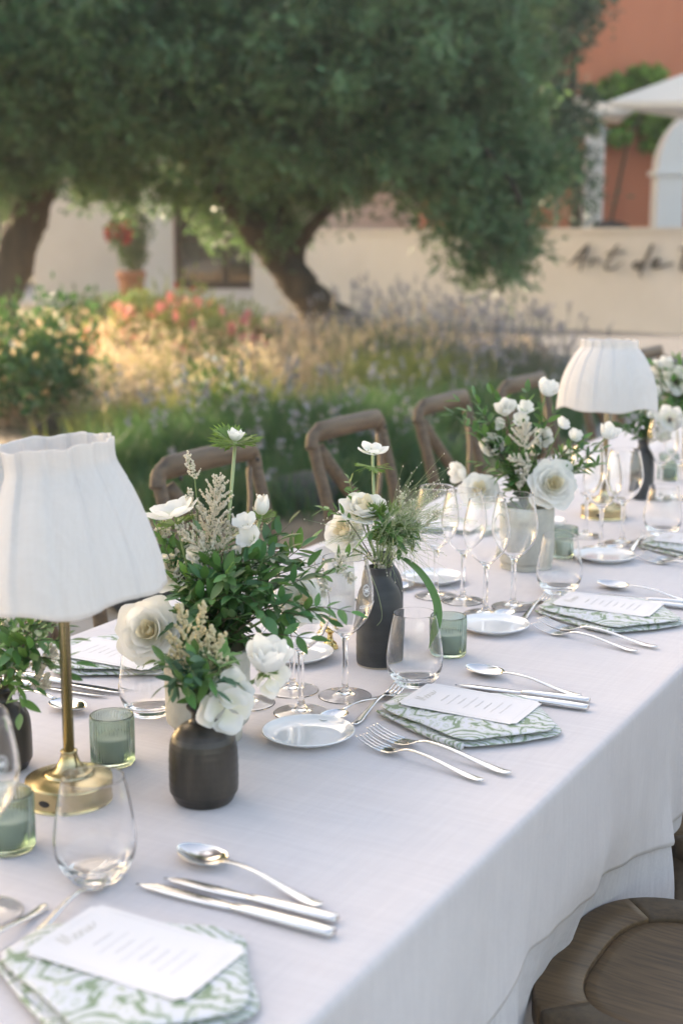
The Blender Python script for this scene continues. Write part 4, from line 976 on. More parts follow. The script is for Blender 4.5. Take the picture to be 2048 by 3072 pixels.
ME_LINES = mk('menu_lines', *ribbon(lines, .00028, lambda a, b: (b, a, .00105)), 'ink_faint', False)
ME_BORD = mk('border_line', *ribbon([[(a, b), ((a + c) / 2, (b + d) / 2), (c, d)] for (a, b), (c, d) in bd], .0003, lambda a, b: (b, a, .00104)), 'ink_faint', False)
def napkin(cx, cy_, side, where, tilt=0):
    t = thing('folded_napkin', 'folded green and white marbled napkin ' + where, 'napkin', (cx, cy_, TZ + .001), (0 if side > 0 else PI) + tilt, 'marbled napkins')
    put('lower_fold', ME_N1, t); put('upper_fold', ME_N2, t); put('rolled_hem', ME_HEM, t)
    c = thing('menu_card', 'white menu card on the napkin ' + where, 'menu card', (cx, cy_, TZ + .0182), (0 if side > 0 else PI) + tilt * .5, 'menu cards on napkins')
    c.rotation_euler[1] = .012 * side
    for n_, m in (('card_sheet', ME_CARD), ('menu_heading', ME_MENU), ('menu_lines', ME_LINES), ('border_line', ME_BORD)):
        q = put(n_, m, c)
def P2(x, dy, c, side): return (x, c + dy) if side > 0 else (-2.05 - x, c - dy)
GF, GK, GS = 'forks laid at the places', 'knives laid at the places', 'spoons laid at the places'
def forks(c, side, w):
    cutlery('starter_fork', 'fork', .2, P2(-.633, -.222, c, side), P2(-.824, -.172, c, side), 'outer silver fork of the pair ' + w, GF)
    cutlery('dinner_fork', 'fork', .222, P2(-.612, -.184, c, side), P2(-.834, -.136, c, side), 'inner silver fork of the pair ' + w, GF)
def knives(c, side, w):
    cutlery('dinner_knife', 'knife', .228, P2(-.609, .095, c, side), P2(-.836, .088, c, side), 'longer silver knife beside the napkin ' + w, GK, flip=True)
    cutlery('starter_knife', 'knife', .2, P2(-.618, .128, c, side), P2(-.817, .112, c, side), 'shorter silver knife beside the spoon ' + w, GK, flip=True)
    cutlery('soup_spoon', 'spoon', .2, P2(-.637, .148, c, side), P2(-.836, .187, c, side), 'silver soup spoon laid outside the knives ' + w, GS)
def dessert(c, side, w):
    cutlery('dessert_spoon', 'spoon', .165, P2(-.886, .026, c, side), P2(-.906, -.135, c, side), 'small silver dessert spoon at the head ' + w, GS)
    cutlery('dessert_fork', 'fork', .2 if False else .185, P2(-.867, -.118, c, side), P2(-.886, .082, c, side), 'silver dessert fork at the head ' + w, GF)

# ---- near side, place by place
W1_ = 'of the place closest to the brass lamp base'
napkin(-.733, .957, 1, 'closest to the brass lamp base')
cutlery('dinner_knife', 'knife', .228, (-.604, 1.092), (-.836, 1.096), 'longer silver knife beside the napkin ' + W1_, GK, flip=True)
cutlery('starter_knife', 'knife', .2, (-.615, 1.119), (-.820, 1.120), 'shorter silver knife beside the spoon ' + W1_, GK, flip=True)
cutlery('soup_spoon', 'spoon', .2, (-.643, 1.140), (-.842, 1.178), 'silver soup spoon laid outside the knives ' + W1_, GS)
p = on_z(140, 2722); q = on_z(-20, 2845); cutlery('dessert_spoon', 'spoon', .165, p, p + (q - p), 'small silver dessert spoon at the head ' + W1_, GS)
p = on_z(272, 2680); q = on_z(60, 2860); cutlery('dessert_fork', 'fork', .185, q, p, 'silver dessert fork at the head ' + W1_, GF)
tumbler(-.884, 1.091, 'large blurred clear tumbler before the brass lamp base')
p = on_z(-48, 2744); WL = wine(p[0], p[1], 'wine glass cut off by the edge beside the nearest votive')
W2_ = 'of the place beside the brown bottle vase'
C2 = 1.744
napkin(-.747, C2, 1, 'beyond the side plate near the brown bottle vase'); forks(C2, 1, W2_); knives(C2, 1, W2_); dessert(C2, 1, W2_)
plate(-.897, 1.556, 'white side plate nearest the brown bottle vase')
tumbler(-.877, 1.837, 'sharp clear tumbler before the ribbed votive and charcoal jug')
wine(-.957, 1.640, 'wine glass standing just behind the nearest side plate')
WG = wine(-.939, 1.735, 'printed wine glass in front of the charcoal jug vase')
W3_ = 'of the place beyond the charcoal jug vase'
C3 = 2.363
napkin(-.752, C3, 1, 'in the middle place beyond the charcoal jug vase', .03); forks(C3 + .01, 1, W3_); knives(C3, 1, W3_); dessert(C3, 1, W3_)
plate(-.889, 2.169, 'white side plate beside the green votive behind the tumbler')
tumbler(-.882, 2.470, 'clear tumbler in front of the rear concrete flower pot')
wine(-.915, 2.324, 'right hand glass of the wine glass pair before the concrete pot')
wine(-.939, 2.253, 'foremost wine glass of the cluster before the concrete pot')
W4_ = 'of the place below the rear lamp'
C4 = 2.975
napkin(-.752, C4, 1, 'nearest the rear lamp, cut by the photo edge', .02); forks(C4, 1, W4_); dessert(C4, 1, W4_)
plate(-.892, 2.776, 'white side plate under the rear concrete pot tumbler')
tumbler(-.863, 3.087, 'clear tumbler in front of the rear charcoal vase')
wine(-.932, 2.863, 'wine glass before the rear brass lamp base')
wine(-.911, 2.945, 'wine glass between the rear lamp base and charcoal vase')
for px, py, lab in ((1755, 1610, 'wine glass behind the rose of the rear bouquet'), (1978, 1500, 'thin stemmed wine glass beside the furthest votive'), (2032, 1496, 'furthest wine glass at the right border of the photo')):
    p = on_z(px, py); wine(p[0], p[1], lab)
# ---- far side
F1_ = 'of the far place behind the brass lamp stem'
c = 1.674
napkin(-1.322, c + .03, -1, 'on the far side behind the lamp stem', .05); knives(c, -1, F1_)
plate(-1.099, 1.864, 'white side plate half hidden behind the front wine glasses')
tumbler(-1.143, 1.540, 'clear tumbler behind the brown bottle vase flowers')
wine(-1.019, 1.721, 'wine glass behind the two front wine glasses'); wine(-1.045, 1.641, 'wine glass hidden behind the concrete pot bouquet')
F2_ = 'of the far place behind the charcoal jug vase'
c = 2.243
dessert(c, -1, F2_); plate(-1.126, 2.433, 'white side plate behind the frothy grass of the jug vase')
for px, py, lab in ((1387, 1805, 'left rear wine glass of the cluster before the concrete pot'), (1306, 1790, 'wine glass behind the frothy grass wisps')):
    p = on_z(px, py); wine(p[0], p[1], lab)
c = 2.86
napkin(-1.302, c, -1, 'on the far side behind the wine glass cluster'); plate(-1.14, 3.05, 'white side plate behind the big rose of the rear bouquet')
# votives
votive(340, 2290, 'beside the front brass lamp stem'); votive(31, 2545, 'cut by the left border near the camera'); votive(1345, 1965, 'behind the sharp clear tumbler')
votive(1690, 1672, 'seen through the tumbler before the rear pot'); votive(2001, 1440, 'furthest along, beside the rear charcoal vase')

# printing on the wine glasses
def print_on(glass, ang0, z, r_at, parts_fn):
    pass
fc = bpy.data.curves.new('print_curve', 'FONT'); fc.body = 'GÉRARD BERTRAND'; fc.size = .0060; fc.align_x = 'CENTER'; fc.extrude = 0; fc.resolution_u = 2
fo = bpy.data.objects.new('print_curve', fc); col.objects.link(fo); dg = bpy.context.evaluated_depsgraph_get()
tm = bpy.data.meshes.new_from_object(fo.evaluated_get(dg)); TV = [tuple(v.co) for v in tm.vertices]; TF = [tuple(p.vertices) for p in tm.polygons]
bpy.data.objects.remove(fo); bpy.data.curves.remove(fc); bpy.data.meshes.remove(tm)
WP = wine_profile(); WP = WP[:max(range(len(WP)), key=lambda k: WP[k][1])]
def bowl_r(z):
    c_ = [(r, q) for r, q in WP if q > .1]; return float(np.interp(z, [q for r, q in c_], [r for r, q in c_]))
def wrap(V2, ang0, z0):
    o_ = []
    for x, y, *_ in V2:
        z = z0 + y; r = bowl_r(z) + .00025; a = ang0 + x / r; o_.append((r * math.cos(a), r * math.sin(a), z))
    return o_
def emblem():
    V = []; F = []
    def quad(*q): i = len(V); V.extend(q); F.append(tuple(range(i, i + len(q))))
    for k in range(28):
        a, b = 2 * PI * k / 28, 2 * PI * (k + 1) / 28
        for r0, r1 in ((.0078, .0084), (.0064, .0067)): quad(*[(r * math.cos(t) * .85, r * math.sin(t)) for r, t in ((r0, a), (r1, a), (r1, b), (r0, b))])
    for k in range(12):
        a = 2 * PI * k / 12; quad((.0070 * math.cos(a) * .85, .0070 * math.sin(a)), (.0076 * math.cos(a + .15) * .85, .0076 * math.sin(a + .15)), (.0076 * math.cos(a + .3) * .85, .0076 * math.sin(a + .3)))
    for d in ((0, 1), (1, 0)):
        quad(*[(p[0], p[1]) for p in ((-.0006, -.004), (.0006, -.004), (.0006, .004), (-.0006, .004))]) if d[1] else quad((-.0035, -.0006), (.0035, -.0006), (.0035, .0006), (-.0035, .0006))
    for s in (-1, 1): quad((s * .001, .001), (s * .004, .0035), (s * .0035, .001)); quad((s * .001, -.001), (s * .004, -.0035), (s * .0035, -.001))
    return V, F
EV, EF = emblem()
for g, rel in ((WG, 48), (WL, 35)):
    to = Vector(EYE) - g.location; a0 = math.atan2(to.y, to.x) + math.radians(rel)
    obj('printed_name', (wrap(TV, a0 + .36, .1395), TF), 'print', g, False)
    obj('printed_emblem', (wrap(EV, a0 + .02, .1640), EF), 'print', g, False)

# ================================================================== LAMPS
def shade_mesh(prof, pleats, amp, seed, v0=0., off=0.):
    P = crom([(r, z, 0) for r, z in prof], 5); n = 168; r_ = random.Random(seed); ph = [r_.uniform(-.25, .25) for _ in range(pleats + 1)]; am = [r_.uniform(.6, 1.3) for _ in range(pleats + 1)]
    zt, zb = prof[-1][1], prof[0][1]
    def f(u, v):
        v = v0 + (1 - v0) * v; q_ = v * (len(P) - 1); k_ = min(len(P) - 2, int(q_)); p = P[k_].lerp(P[k_ + 1], q_ - k_); a = 2 * PI * u; k = a / (2 * PI) * pleats; i = int(k) % pleats; fr = k - int(k)
        w = (.5 - abs(fr - .5 + ph[i] * fr * (1 - fr))) * 2                      # knife pleats: a ramp and a step
        saw = (fr ** .5 if fr < .93 else (1 - fr) / .07) - .6
        t = (p.y - zb) / (zt - zb); top = max(0, (t - .72) / .28)
        dr = amp * am[i] * (saw * (.45 + .35 * t) + .35 * math.sin(a * 5 + seed) * (1 - t) + .25 * math.sin(a * 3 + 2 * seed) * (1 - t))
        dz = (.0035 * math.sin(a * 4 + seed) + .0025 * math.sin(a * 7)) * (1 - t) ** 2 + top ** 6 * .0013 * (math.sin(a * pleats * .5 + seed) + .6 * math.sin(a * pleats * 1.0))
        return Vector(((p.x + dr + off) * math.cos(a), (p.x + dr + off) * math.sin(a), p.y + dz))
    return grid(f, n, (len(P) - 1) if not v0 else 14, True)
def lamp(x, y, label, prof, pleats, amp, seed, tilt, port_off):
    t = thing('table_lamp', label, 'lamp', (x, y, TZ + .0006), 0, 'cordless table lamps')
    b = obj('base', lathe(smooth_prof([(0, .0), (.051, .0), (.0525, .001), (.0525, .023), (.0515, .0255), (.049, .0265), (.040, .029), (.030, .0315), (.028, .034), (.022, .036), (.0145, .042), (.0105, .051), (.0095, .057), (.0102, .0585), (.0085, .060), (0, .060)], 3), 64), 'brass', t)
    obj('foot_pad', lathe([(0, -.0004), (.0505, -.0004), (.0505, .0), (0, .0)], 40), 'port', b)
    to = Vector(EYE) - Vector((x, y, .76)); a = math.atan2(to.y, to.x) + port_off
    V, F = grid(lambda u, v: (.0075 * v * math.cos(2 * PI * u), .0038 * v * math.sin(2 * PI * u), 0), 20, 1, True)
    V = [(.0528 * math.cos(a + vx / .0525), .0528 * math.sin(a + vx / .0525), .0115 + vy) for vx, vy, _ in V]
    obj('charging_port', (V, F), 'port', b)
    obj('stem', lathe([(0, .060), (.0066, .060), (.0066, .250), (.0095, .252), (.0095, .262), (.0060, .266), (.0060, .36), (0, .36)], 24), 'brass', t)
    s = obj('lampshade', shade_mesh(prof, pleats, amp, seed), 'shade', t, rot=tilt, loc=Vector((0, 0, .33)) - (tilt if hasattr(tilt, 'to_matrix') else __import__('mathutils').Euler(tilt)).to_matrix() @ Vector((0, 0, .33))); m = s.modifiers.new('thick', 'SOLIDIFY'); m.thickness = .0012
    if seed == 3:
      tb_ = obj('top_band', shade_mesh(prof, pleats, amp, seed, .50, .0006), 'shade', s)
    zt = prof[-2][1]
    li = obj('lining', lathe([(prof[0][0] * .93, prof[0][1] + .006), (prof[-1][0] * .93, zt - .006)], 48), 'shade_in', s)
    rr = prof[-1][0] * .85
    for k in range(3): a = k * 2 * PI / 3; obj('spider_arm', tube([(0, 0, .352), (rr * math.cos(a), rr * math.sin(a), zt - .012)], .0015, 6), 'brass', t)
lamp(-1.043, 1.245, 'table lamp with gathered white shade and brass stem nearest the camera', [(.1135, .250), (.1095, .284), (.0985, .326), (.0865, .362), (.0745, .388), (.0700, .399), (.0690, .409), (.0700, .4255)], 15, .0066, 3, (Quaternion(FWH, math.radians(-5)) @ Quaternion((0, 0, 1), .3)).to_euler(), -.62)
lamp(-1.045, 3.222, 'table lamp with puffed white shade and brass base at the rear', [(.1175, .260), (.1150, .288), (.1080, .325), (.0950, .358), (.0800, .384), (.0670, .400), (.0650, .407), (.0650, .4185)], 17, .0052, 8, (math.radians(-1), math.radians(1.5), 1.1), -.17)

# ================================================================== VASES, STAND
def vase(name, label, cat, x, y, prof, m, group=None, wob=None):
    t = thing(name, label, cat, (x, y, TZ + .0006), 0, group); obj('body', lathe(smooth_prof(prof, 8 if wob else 4), 56, wob), m, t); return t
BR = [(0, 0), (.028, 0), (.0335, .002), (.0385, .0115), (.0405, .0165), (.0408, .040), (.0400, .064), (.0365, .080), (.0270, .0915), (.0165, .0975), (.0135, .1025), (.0140, .108), (.0188, .1145), (.0182, .1160), (.0135, .111), (.0120, .104), (.0125, .098), (.030, .080), (.034, .05), (.033, .012), (0, .008)]
G = 'small stoneware bottle vases'
vA = vase('bottle_vase', 'squat brown stoneware bottle vase in front of the concrete pot', 'vase', -.901, 1.316, BR, 'stoneware', G, lambda a, ri: 1 + .005 * math.sin(ri * 1.9) + .004 * math.sin(3 * a + 1))
vC = vase('bottle_vase', 'brown stoneware bottle vase cut by the left border behind the lamp', 'vase', -1.178, 1.285, [(r * .82, z * .88) for r, z in BR], 'stoneware', G)
CH = [(0, 0), (.030, 0), (.0335, .0015), (.0358, .006), (.0362, .03), (.0360, .075), (.0350, .098), (.0300, .118), (.0215, .131), (.0172, .1385), (.0160, .144), (.0185, .152), (.0192, .1545), (.0178, .1550), (.0145, .147), (.0140, .140), (.026, .118), (.031, .09), (.031, .01), (0, .006)]
vB = vase('jug_vase', 'tall charcoal stoneware vase behind the printed wine glass', 'vase', -.970, 1.905, CH, 'charcoal', G, lambda a, ri: 1 + .006 * math.sin(ri * 2.1))
obj('foot_ring', lathe([(.0300, -.0003), (.0345, -.0003), (.0350, .0022), (.0340, .0022)], 48), 'foot_ring', vB)
vB2 = vase('bottle_vase', 'charcoal vase mostly hidden behind the tall charcoal one', 'vase', -1.030, 2.035, [(r * .92, z * .93) for r, z in CH], 'charcoal', G)
vD = vase('bottle_vase', 'charcoal vase behind the rear wine glasses', 'vase', -1.037, 3.504, [(r * .80, z * .96) for r, z in CH], 'charcoal', G)
PT = [(0, 0), (.040, 0), (.0445, .002), (.0450, .014), (.0455, .0165), (.0520, .0235), (.0552, .030), (.0560, .060), (.0562, .110), (.0560, .122), (.0525, .1235), (.0505, .118), (.0500, .06), (.047, .03), (0, .022)]
PG = 'speckled concrete flower pots'
pA = vase('concrete_pot', 'speckled pale concrete pot behind the brown bottle vase', 'flower pot', -1.017, 1.498, PT, 'concrete', PG)
pB = vase('concrete_pot', 'tall pale concrete pot behind the wine glass cluster', 'flower pot', -1.014, 2.640, [(0, 0), (.048, 0), (.050, .002), (.0505, .013), (.0515, .0145), (.0530, .016), (.0545, .06), (.0545, .12), (.051, .122), (.049, .118), (.049, .02), (0, .014)], 'concrete', PG)
# arched table card on a little gold foot
sx, sy = -1.078, 1.941
ts = thing('table_number_stand', 'arched white card on a small gold foot behind the wine glasses', 'card stand', (sx, sy, TZ + .0006), math.atan2(-1.0, .28) + PI / 2)
arch = [(-.042, .034), (.042, .034)] + [(.042 * math.cos(PI * k / 24), .128 + .042 * math.sin(PI * k / 24)) for k in range(25)]
V = [(x, -.0012, z) for x, z in arch] + [(x, .0012, z) for x, z in arch]; n = len(arch)
obj('arched_card', (V, [tuple(range(n)), tuple(range(n, 2 * n))[::-1]] + [(i, n + i, n + (i + 1) % n, (i + 1) % n) for i in range(n)]), 'paper', ts, False)
obj('gold_foot', lathe(smooth_prof([(0, 0), (.0125, 0), (.0132, .001), (.0130, .004), (.0105, .0055), (.0112, .007), (.0095, .010), (.0060, .013), (.0045, .017), (.0043, .024), (.0065, .026), (.0090, .030), (.0072, .0325), (0, .034)], 3), 32), 'gold', ts)
obj('gold_clip', box(-.009, .009, -.0032, .0032, .034, .041), 'gold', ts, False)
# ================================================================== FLOWERS
CAMV = (-FWD)
def petal_mesh(name, R, H, half, curl, ruff, seed, m='petal', nu=8, nv=8):
    r_ = random.Random(seed); p1, p2 = r_.uniform(0, 6), r_.uniform(0, 6)
    def f(U, v):
        u = 2 * U - 1; w = math.sin(PI * (.10 + .74 * v)) ** .7; a = u * half * w
        r = R * math.sin(PI / 2 * v ** .6) + curl * R * v ** 4 + ruff * .7 * R * math.sin(u * 3.2 + p1) * v ** 3
        z = H * v ** 1.2 - curl * H * .45 * v ** 5 - H * .16 * u * u * v ** 2 + ruff * .8 * H * math.sin(u * 3.8 + p2) * v ** 3
        k = .82 + .18 * math.cos(u * 1.2); return Vector((r * math.cos(a) * (1 - .06 * u * u * v), r * math.sin(a) * k / .95, z))
    return mk(name, *grid(f, nu, nv), m)
RINGS = {}
def ring(kind):
    if kind not in RINGS:
        spec = {'rose': [(.16, .72, 1.5, 3, .02, .04, 'petal_in'), (.34, .78, 1.1, 4, .05, .05, 'petal_in'), (.52, .76, .95, 5, .10, .06, 'petal'), (.70, .66, .85, 5, .16, .07, 'petal'), (.86, .50, .80, 6, .20, .08, 'petal'), (1.0, .32, .72, 6, .22, .09, 'petal')],
                'tulip': [(.35, 1.15, 1.0, 4, .05, .05, 'petal'), (.58, 1.2, .95, 4, .10, .07, 'petal'), (.78, 1.05, .9, 5, .16, .08, 'petal')],
                'anemone': [(.80, .52, .58, 5, .10, .05, 'petal'), (1.0, .40, .52, 6, .10, .06, 'petal')],
                'bud': [(.42, 1.05, 1.2, 3, -.35, .02, 'petal'), (.52, 1.0, 1.1, 4, -.30, .03, 'petal')],
                'bell': [(.62, .95, .85, 5, .30, .08, 'petal')],
                'orchid': [(.75, .50, .85, 3, .15, .10, 'petal'), (1.0, .30, .85, 4, .10, .10, 'petal')]}[kind]
        RINGS[kind] = [([petal_mesh('petal', R, H, hf, cu, rf, 31 * i + j, m) for j in range(2)], n) for i, (R, H, hf, n, cu, rf, m) in enumerate(spec)]
    return RINGS[kind]
def collar_leaf(seed):
    """finely cut bract of an anemone"""
    r_ = random.Random(seed); parts = []
    for k in range(7):
        a = -.75 + 1.5 * k / 6 + r_.uniform(-.08, .08); L = .8 + .3 * math.cos(a * 1.3) + r_.uniform(-.1, .1)
        b = Vector((.15, 0, 0)); d = Vector((math.cos(a), math.sin(a), .12 + r_.uniform(-.1, .15))); s = Vector((-math.sin(a), math.cos(a), 0))
        V = [b - s * .03, b + d * L * .55 + s * .10, b + d * L * .80 + s * .05, b + d * L + Vector((0, 0, -.05)), b + d * L * .80 - s * .05, b + d * L * .55 - s * .10]
        parts.append((V, [(0, 5, 4, 3, 2, 1)]))
        e = b + d * L * .6
        for sg_ in (-1, 1):
            q = (d + s * sg_ * .9).normalized(); parts.append(([e, e + q * .16 + d * .06, e + q * .3, e + q * .12 - d * .05], [(0, 1, 2, 3)]))
    return join(*parts)
ME_COL = [mk('bract', *collar_leaf(k), 'collar', False) for k in range(3)]
ME_EYE = mk('centre', *lathe([(0, .0), (.13, .02), (.17, .09), (.12, .15), (0, .17)], 16), 'stamen')
ME_STAM = None
def _stam():
    parts = []
    for k in range(30):
        a = 2 * PI * k / 30; r = .24 + .06 * (k % 3); parts.append(tube([(.1 * math.cos(a), .1 * math.sin(a), .05), (r * math.cos(a), r * math.sin(a), .14 + .02 * (k % 2))], .008, 4)); parts.append(tfm(lathe([(0, -.02), (.02, 0), (0, .02)], 5), (r * math.cos(a), r * math.sin(a), .15)))
    return join(*parts)
ME_STAM = mk('stamens', *_stam(), 'stamen')
def flower(kind, px, py, Z, r, face, label, cat, to=None, group=None, collar=0, collar_off=.0, cs=1.0, stem_r=.0018, stem_m='stem', eye=False, pos=None, name=None):
    p = Vector(at_d(px, py, Z)) if pos is None else Vector(pos); f = Vector(face).normalized(); q = f.to_track_quat('Z', 'Y')
    t = thing(name or cat.replace(' ', '_'), label, cat, p, 0, group); t.rotation_mode = 'QUATERNION'; t.rotation_quaternion = q
    base = Vector((0, 0, -.35 * r))
    a0 = rnd.uniform(0, 6)
    for i, (ms, n) in enumerate(ring(kind)):
        for k in range(n):
            a = a0 + i * 1.9 + 2 * PI * k / n + rnd.uniform(-.12, .12); s = r * rnd.uniform(.92, 1.06)
            o = put('petal', ms[k % 2], t); o.location = base; o.rotation_euler = (rnd.uniform(-.06, .06), rnd.uniform(-.08, .08), a); o.scale = (s, s, s * rnd.uniform(.9, 1.08))
    if eye: put('centre', ME_EYE, t, base + Vector((0, 0, .02 * r)), None, r); put('stamens', ME_STAM, t, base + Vector((0, 0, .02 * r)), None, r)
    inv = q.inverted()
    for k in range(collar):
        o = put('bract', ME_COL[k % 3], t); o.location = base + Vector((0, 0, -collar_off)); o.rotation_euler = (rnd.uniform(-.2, .2), rnd.uniform(-.55, .05), 2 * PI * k / collar + rnd.uniform(-.2, .2)); o.scale = (cs * rnd.uniform(.85, 1.1),) * 3
    if to is not None:
        e = inv @ (Vector(to) - p); b = base; mid = b * .55 + e * .45 + Vector((0, 0, -.35 * (e - b).length * .5))
        obj('stem', tube(bez(b, mid, e, 10), [stem_r] * 11, 6), stem_m, t)
    return t
# leaves
def leaf_mesh(name, asp, m, fold_=.16, droop=.10):
    T_ = (0, .12, .3, .5, .7, .88, 1.0); V = []; F = []
    for t in T_:
        w = asp / 2 * (math.sin(PI * min(1, t ** .85)) ** .8 if 0 < t < 1 else .02); z = -droop * t * t
        V += [(t, -w, z + fold_ * w), (t, 0, z - fold_ * w * .5), (t, w, z + fold_ * w)]
    for i in range(len(T_) - 1): a = 3 * i; F += [(a, a + 3, a + 4, a + 1), (a + 1, a + 4, a + 5, a + 2)]
    return mk(name, V, F, m)
LEAF = {k: [leaf_mesh('leaf', a, m, f, d) for a, f, d in vs_] for k, m, vs_ in (('dark', 'leaf_dark', ((.40, .2, .1), (.36, .3, .18), (.42, .12, -.05))), ('mid', 'leaf_mid', ((.42, .2, .1), (.38, .3, .18), (.44, .12, -.04))), ('blue', 'leaf_blue', ((.5, .15, .1), (.45, .2, .1))))}
def sprig(pts, label, group, n=14, L=.026, kind='dark', twig='twig', spread=.9, t0=.18, r0=.0012, pairs=True, cat='foliage'):
    P = crom(pts, max(3, 12 // (len(pts) - 1))); b = P[0]; t = thing('leafy_sprig', label, cat, b, 0, group)
    obj('stem', tube([p - b for p in P], list(np.linspace(r0, r0 * .4, len(P))), 5), twig, t)
    fr = frames(P); m = len(P); k = 0; ph = rnd.uniform(0, 6)
    while k < n:
        f = t0 + (1 - t0) * (k / max(1, n - 1)); i = min(m - 2, int(f * (m - 1))); g = f * (m - 1) - i; p = P[i].lerp(P[i + 1], min(1, g)); _, T_, N, B = fr[i]
        for sd in ((-1, 1) if pairs else (1 if (k % 2) else -1,)):
            if k >= n: break
            a = ph + rnd.uniform(-.5, .5) + (k // 2) * .5; side = (B * math.cos(a) + N * math.sin(a)) * sd
            end = k >= n - 1
            d = (T_ * (1.6 if end else .75) + side * (spread if not end else .15) + Vector((rnd.gauss(0, .18), rnd.gauss(0, .18), rnd.gauss(0, .15)))).normalized()
            up = Vector((rnd.gauss(0, .35), rnd.gauss(0, .35), 1)); y = up.cross(d)
            if y.length < .05: y = Vector((1, 0, 0)).cross(d)
            y.normalize(); z = d.cross(y); s = L * rnd.uniform(.7, 1.15) * (1.0 if f > .3 else .85)
            Mx = Matrix(((d.x * s, y.x * s, z.x * s, p.x - b.x), (d.y * s, y.y * s, z.y * s, p.y - b.y), (d.z * s, y.z * s, z.z * s, p.z - b.z), (0, 0, 0, 1)))
            put('leaf', rnd.choice(LEAF[kind]), t, mtx=Mx); k += 1
    return t
MARKS = []; USED = set()
def near_label(px, py, adj):
    ms = sorted(MARKS, key=lambda m: (m[0] - px) ** 2 + (m[1] - py) ** 2)
    for i, j in ((0, 1), (0, 2), (1, 2), (0, 3), (1, 3), (2, 3), (0, 4), (1, 4), (2, 4), (3, 4)):
        if ms[i][2] == ms[j][2]: continue
        s = adj + ' with its tip between the ' + ms[i][2] + ' and the ' + ms[j][2]
        if s not in USED and len(s.split()) <= 16: USED.add(s); return s
    return None
def sprig_px(mouth, px, py, Z, label, group, bend=.05, **k):
    if group and MARKS: label = near_label(px, py, 'leafy sprig') or label
    a = Vector(mouth); e = Vector(at_d(px, py, Z)); m1 = a.lerp(e, .5) + Vector((0, 0, bend)) + Vector((rnd.gauss(0, .008), rnd.gauss(0, .008), 0))
    return sprig([a, m1, e], label, group, **k)
# astilbe plumes
OCT = np.array([(1, 0, 0), (0, 1, 0), (-1, 0, 0), (0, -1, 0), (0, 0, 1), (0, 0, -1)], float); OCF = np.array([(0, 1, 4), (1, 2, 4), (2, 3, 4), (3, 0, 4), (1, 0, 5), (2, 1, 5), (3, 2, 5), (0, 3, 5)])
def plume(base, tip, width, label, group, m='astilbe', dens=1.0, fr_=.0017, t0=.2, root=None, droop=0.0):
    base, tip = Vector(base), Vector(tip); ax_ = tip - base; Lp = ax_.length; P = bez(base, base.lerp(tip, .5) + Vector((rnd.gauss(0, .06), rnd.gauss(0, .06), .04)) * Lp, tip, 12)
    t = thing('astilbe_plume', label, 'astilbe', base, 0, group); C = []; br = []
    nb = int(19 * dens * max(.5, Lp / .1))
    for k in range(nb):
        f = t0 + (1 - t0) * (k / nb) ** .9; i = min(11, int(f * 12)); p = P[i].lerp(P[i + 1], f * 12 - i); tn = (P[i + 1] - P[i]).normalized()
        a = k * 2.4; n1 = tn.orthogonal().normalized(); n2 = tn.cross(n1); rad = n1 * math.cos(a) + n2 * math.sin(a); lb = width * (1 - f) ** .75 * rnd.uniform(.7, 1.15) + .004
        d = (rad + tn * .75 - Vector((0, 0, droop))).normalized(); e = p + d * lb; br.append(tube([p - base, e - base], .0004, 3, False))
        for j in range(max(4, int(lb / .00065))): s = rnd.random() ** .8; q = p.lerp(e, s) + Vector((0, 0, .004 * s * s)); C.append(np.array(q - base) + nrg.normal(0, .0013 * (1.15 - .75 * s), 3))
    for f in np.linspace(.78, 1, 26): i = min(11, int(f * 12)); C.append(np.array(P[i].lerp(P[i + 1], f * 12 - i) - base) + nrg.normal(0, .0014, 3))
    C = np.array(C); R = nrg.uniform(.6, 1.25, len(C)) * fr_
    V = (C[:, None, :] + OCT[None] * (R[:, None, None] * nrg.uniform(.7, 1.3, (len(C), 6, 1)))).reshape(-1, 3); F = (OCF[None] + (np.arange(len(C)) * 6)[:, None, None]).reshape(-1, 3)
    f_ = put('florets', mesh_np('florets', V, F, m), t); f_['kind'] = 'stuff'
    b_ = obj('branches', join(*br), 'stem', t); b_['kind'] = 'stuff'
    q = [p - base for p in P]
    if root is not None: q = [Vector(root) - base, (Vector(root) - base) * .5 + Vector((0, 0, .005))] + q
    obj('stem', tube(q, [.0009] * len(q), 5), 'stem', t); return t
def plume_px(b, tp_, Z, width, label, group, Z2=None, **k): return plume(at_d(b[0], b[1], Z), at_d(tp_[0], tp_[1], Z2 or Z), width, label, group, **k)

# ------------------------------------------------------------------ bouquet in the front concrete pot
Z1 = 1.892; mo = (-1.017, 1.498, .862); G1 = 'leafy sprigs of the front concrete pot bouquet'; L1 = 'short dark leafy sprig crowded round the rim of the front concrete pot'
def side(a, b, c=0.): return RGT * a + np.array([0, 0, 1.0]) * b + CAMV * c
flower('rose', 446, 1893, Z1 - .085, .039, side(-.25, .28, 1), 'big cream rose hanging low under the front lampshade', 'rose', mo)
flower('rose', 522, 1702, Z1 + .01, .031, side(-.35, .5, .5), 'white rose tucked against the right edge of the front lampshade', 'rose', mo)
flower('rose', 905, 1800, Z1 + .01, .030, side(.4, .1, .8), 'white rose behind the wine glass at the bouquet edge', 'rose', mo)
flower('anemone', 517, 1520, Z1 - .02, .033, side(-.25, .95, .1), 'side on white anemone rising beside the front lampshade', 'anemone', mo, None, 5, .014, .024)
flower('tulip', 706, 1312, Z1 + .02, .0135, side(.02, 1, .12), 'white anemone on the tallest bare stem of the front bouquet', 'anemone', (-1.012, 1.505, .866), None, 9, .004, .031, .0026, 'stem_pale')
flower('bud', 784, 1530, Z1 + .02, .022, side(.05, 1, .1), 'closed white anemone bud with feathery green collar', 'anemone', mo, None, 5, .006, .020, .0024, 'stem_pale')
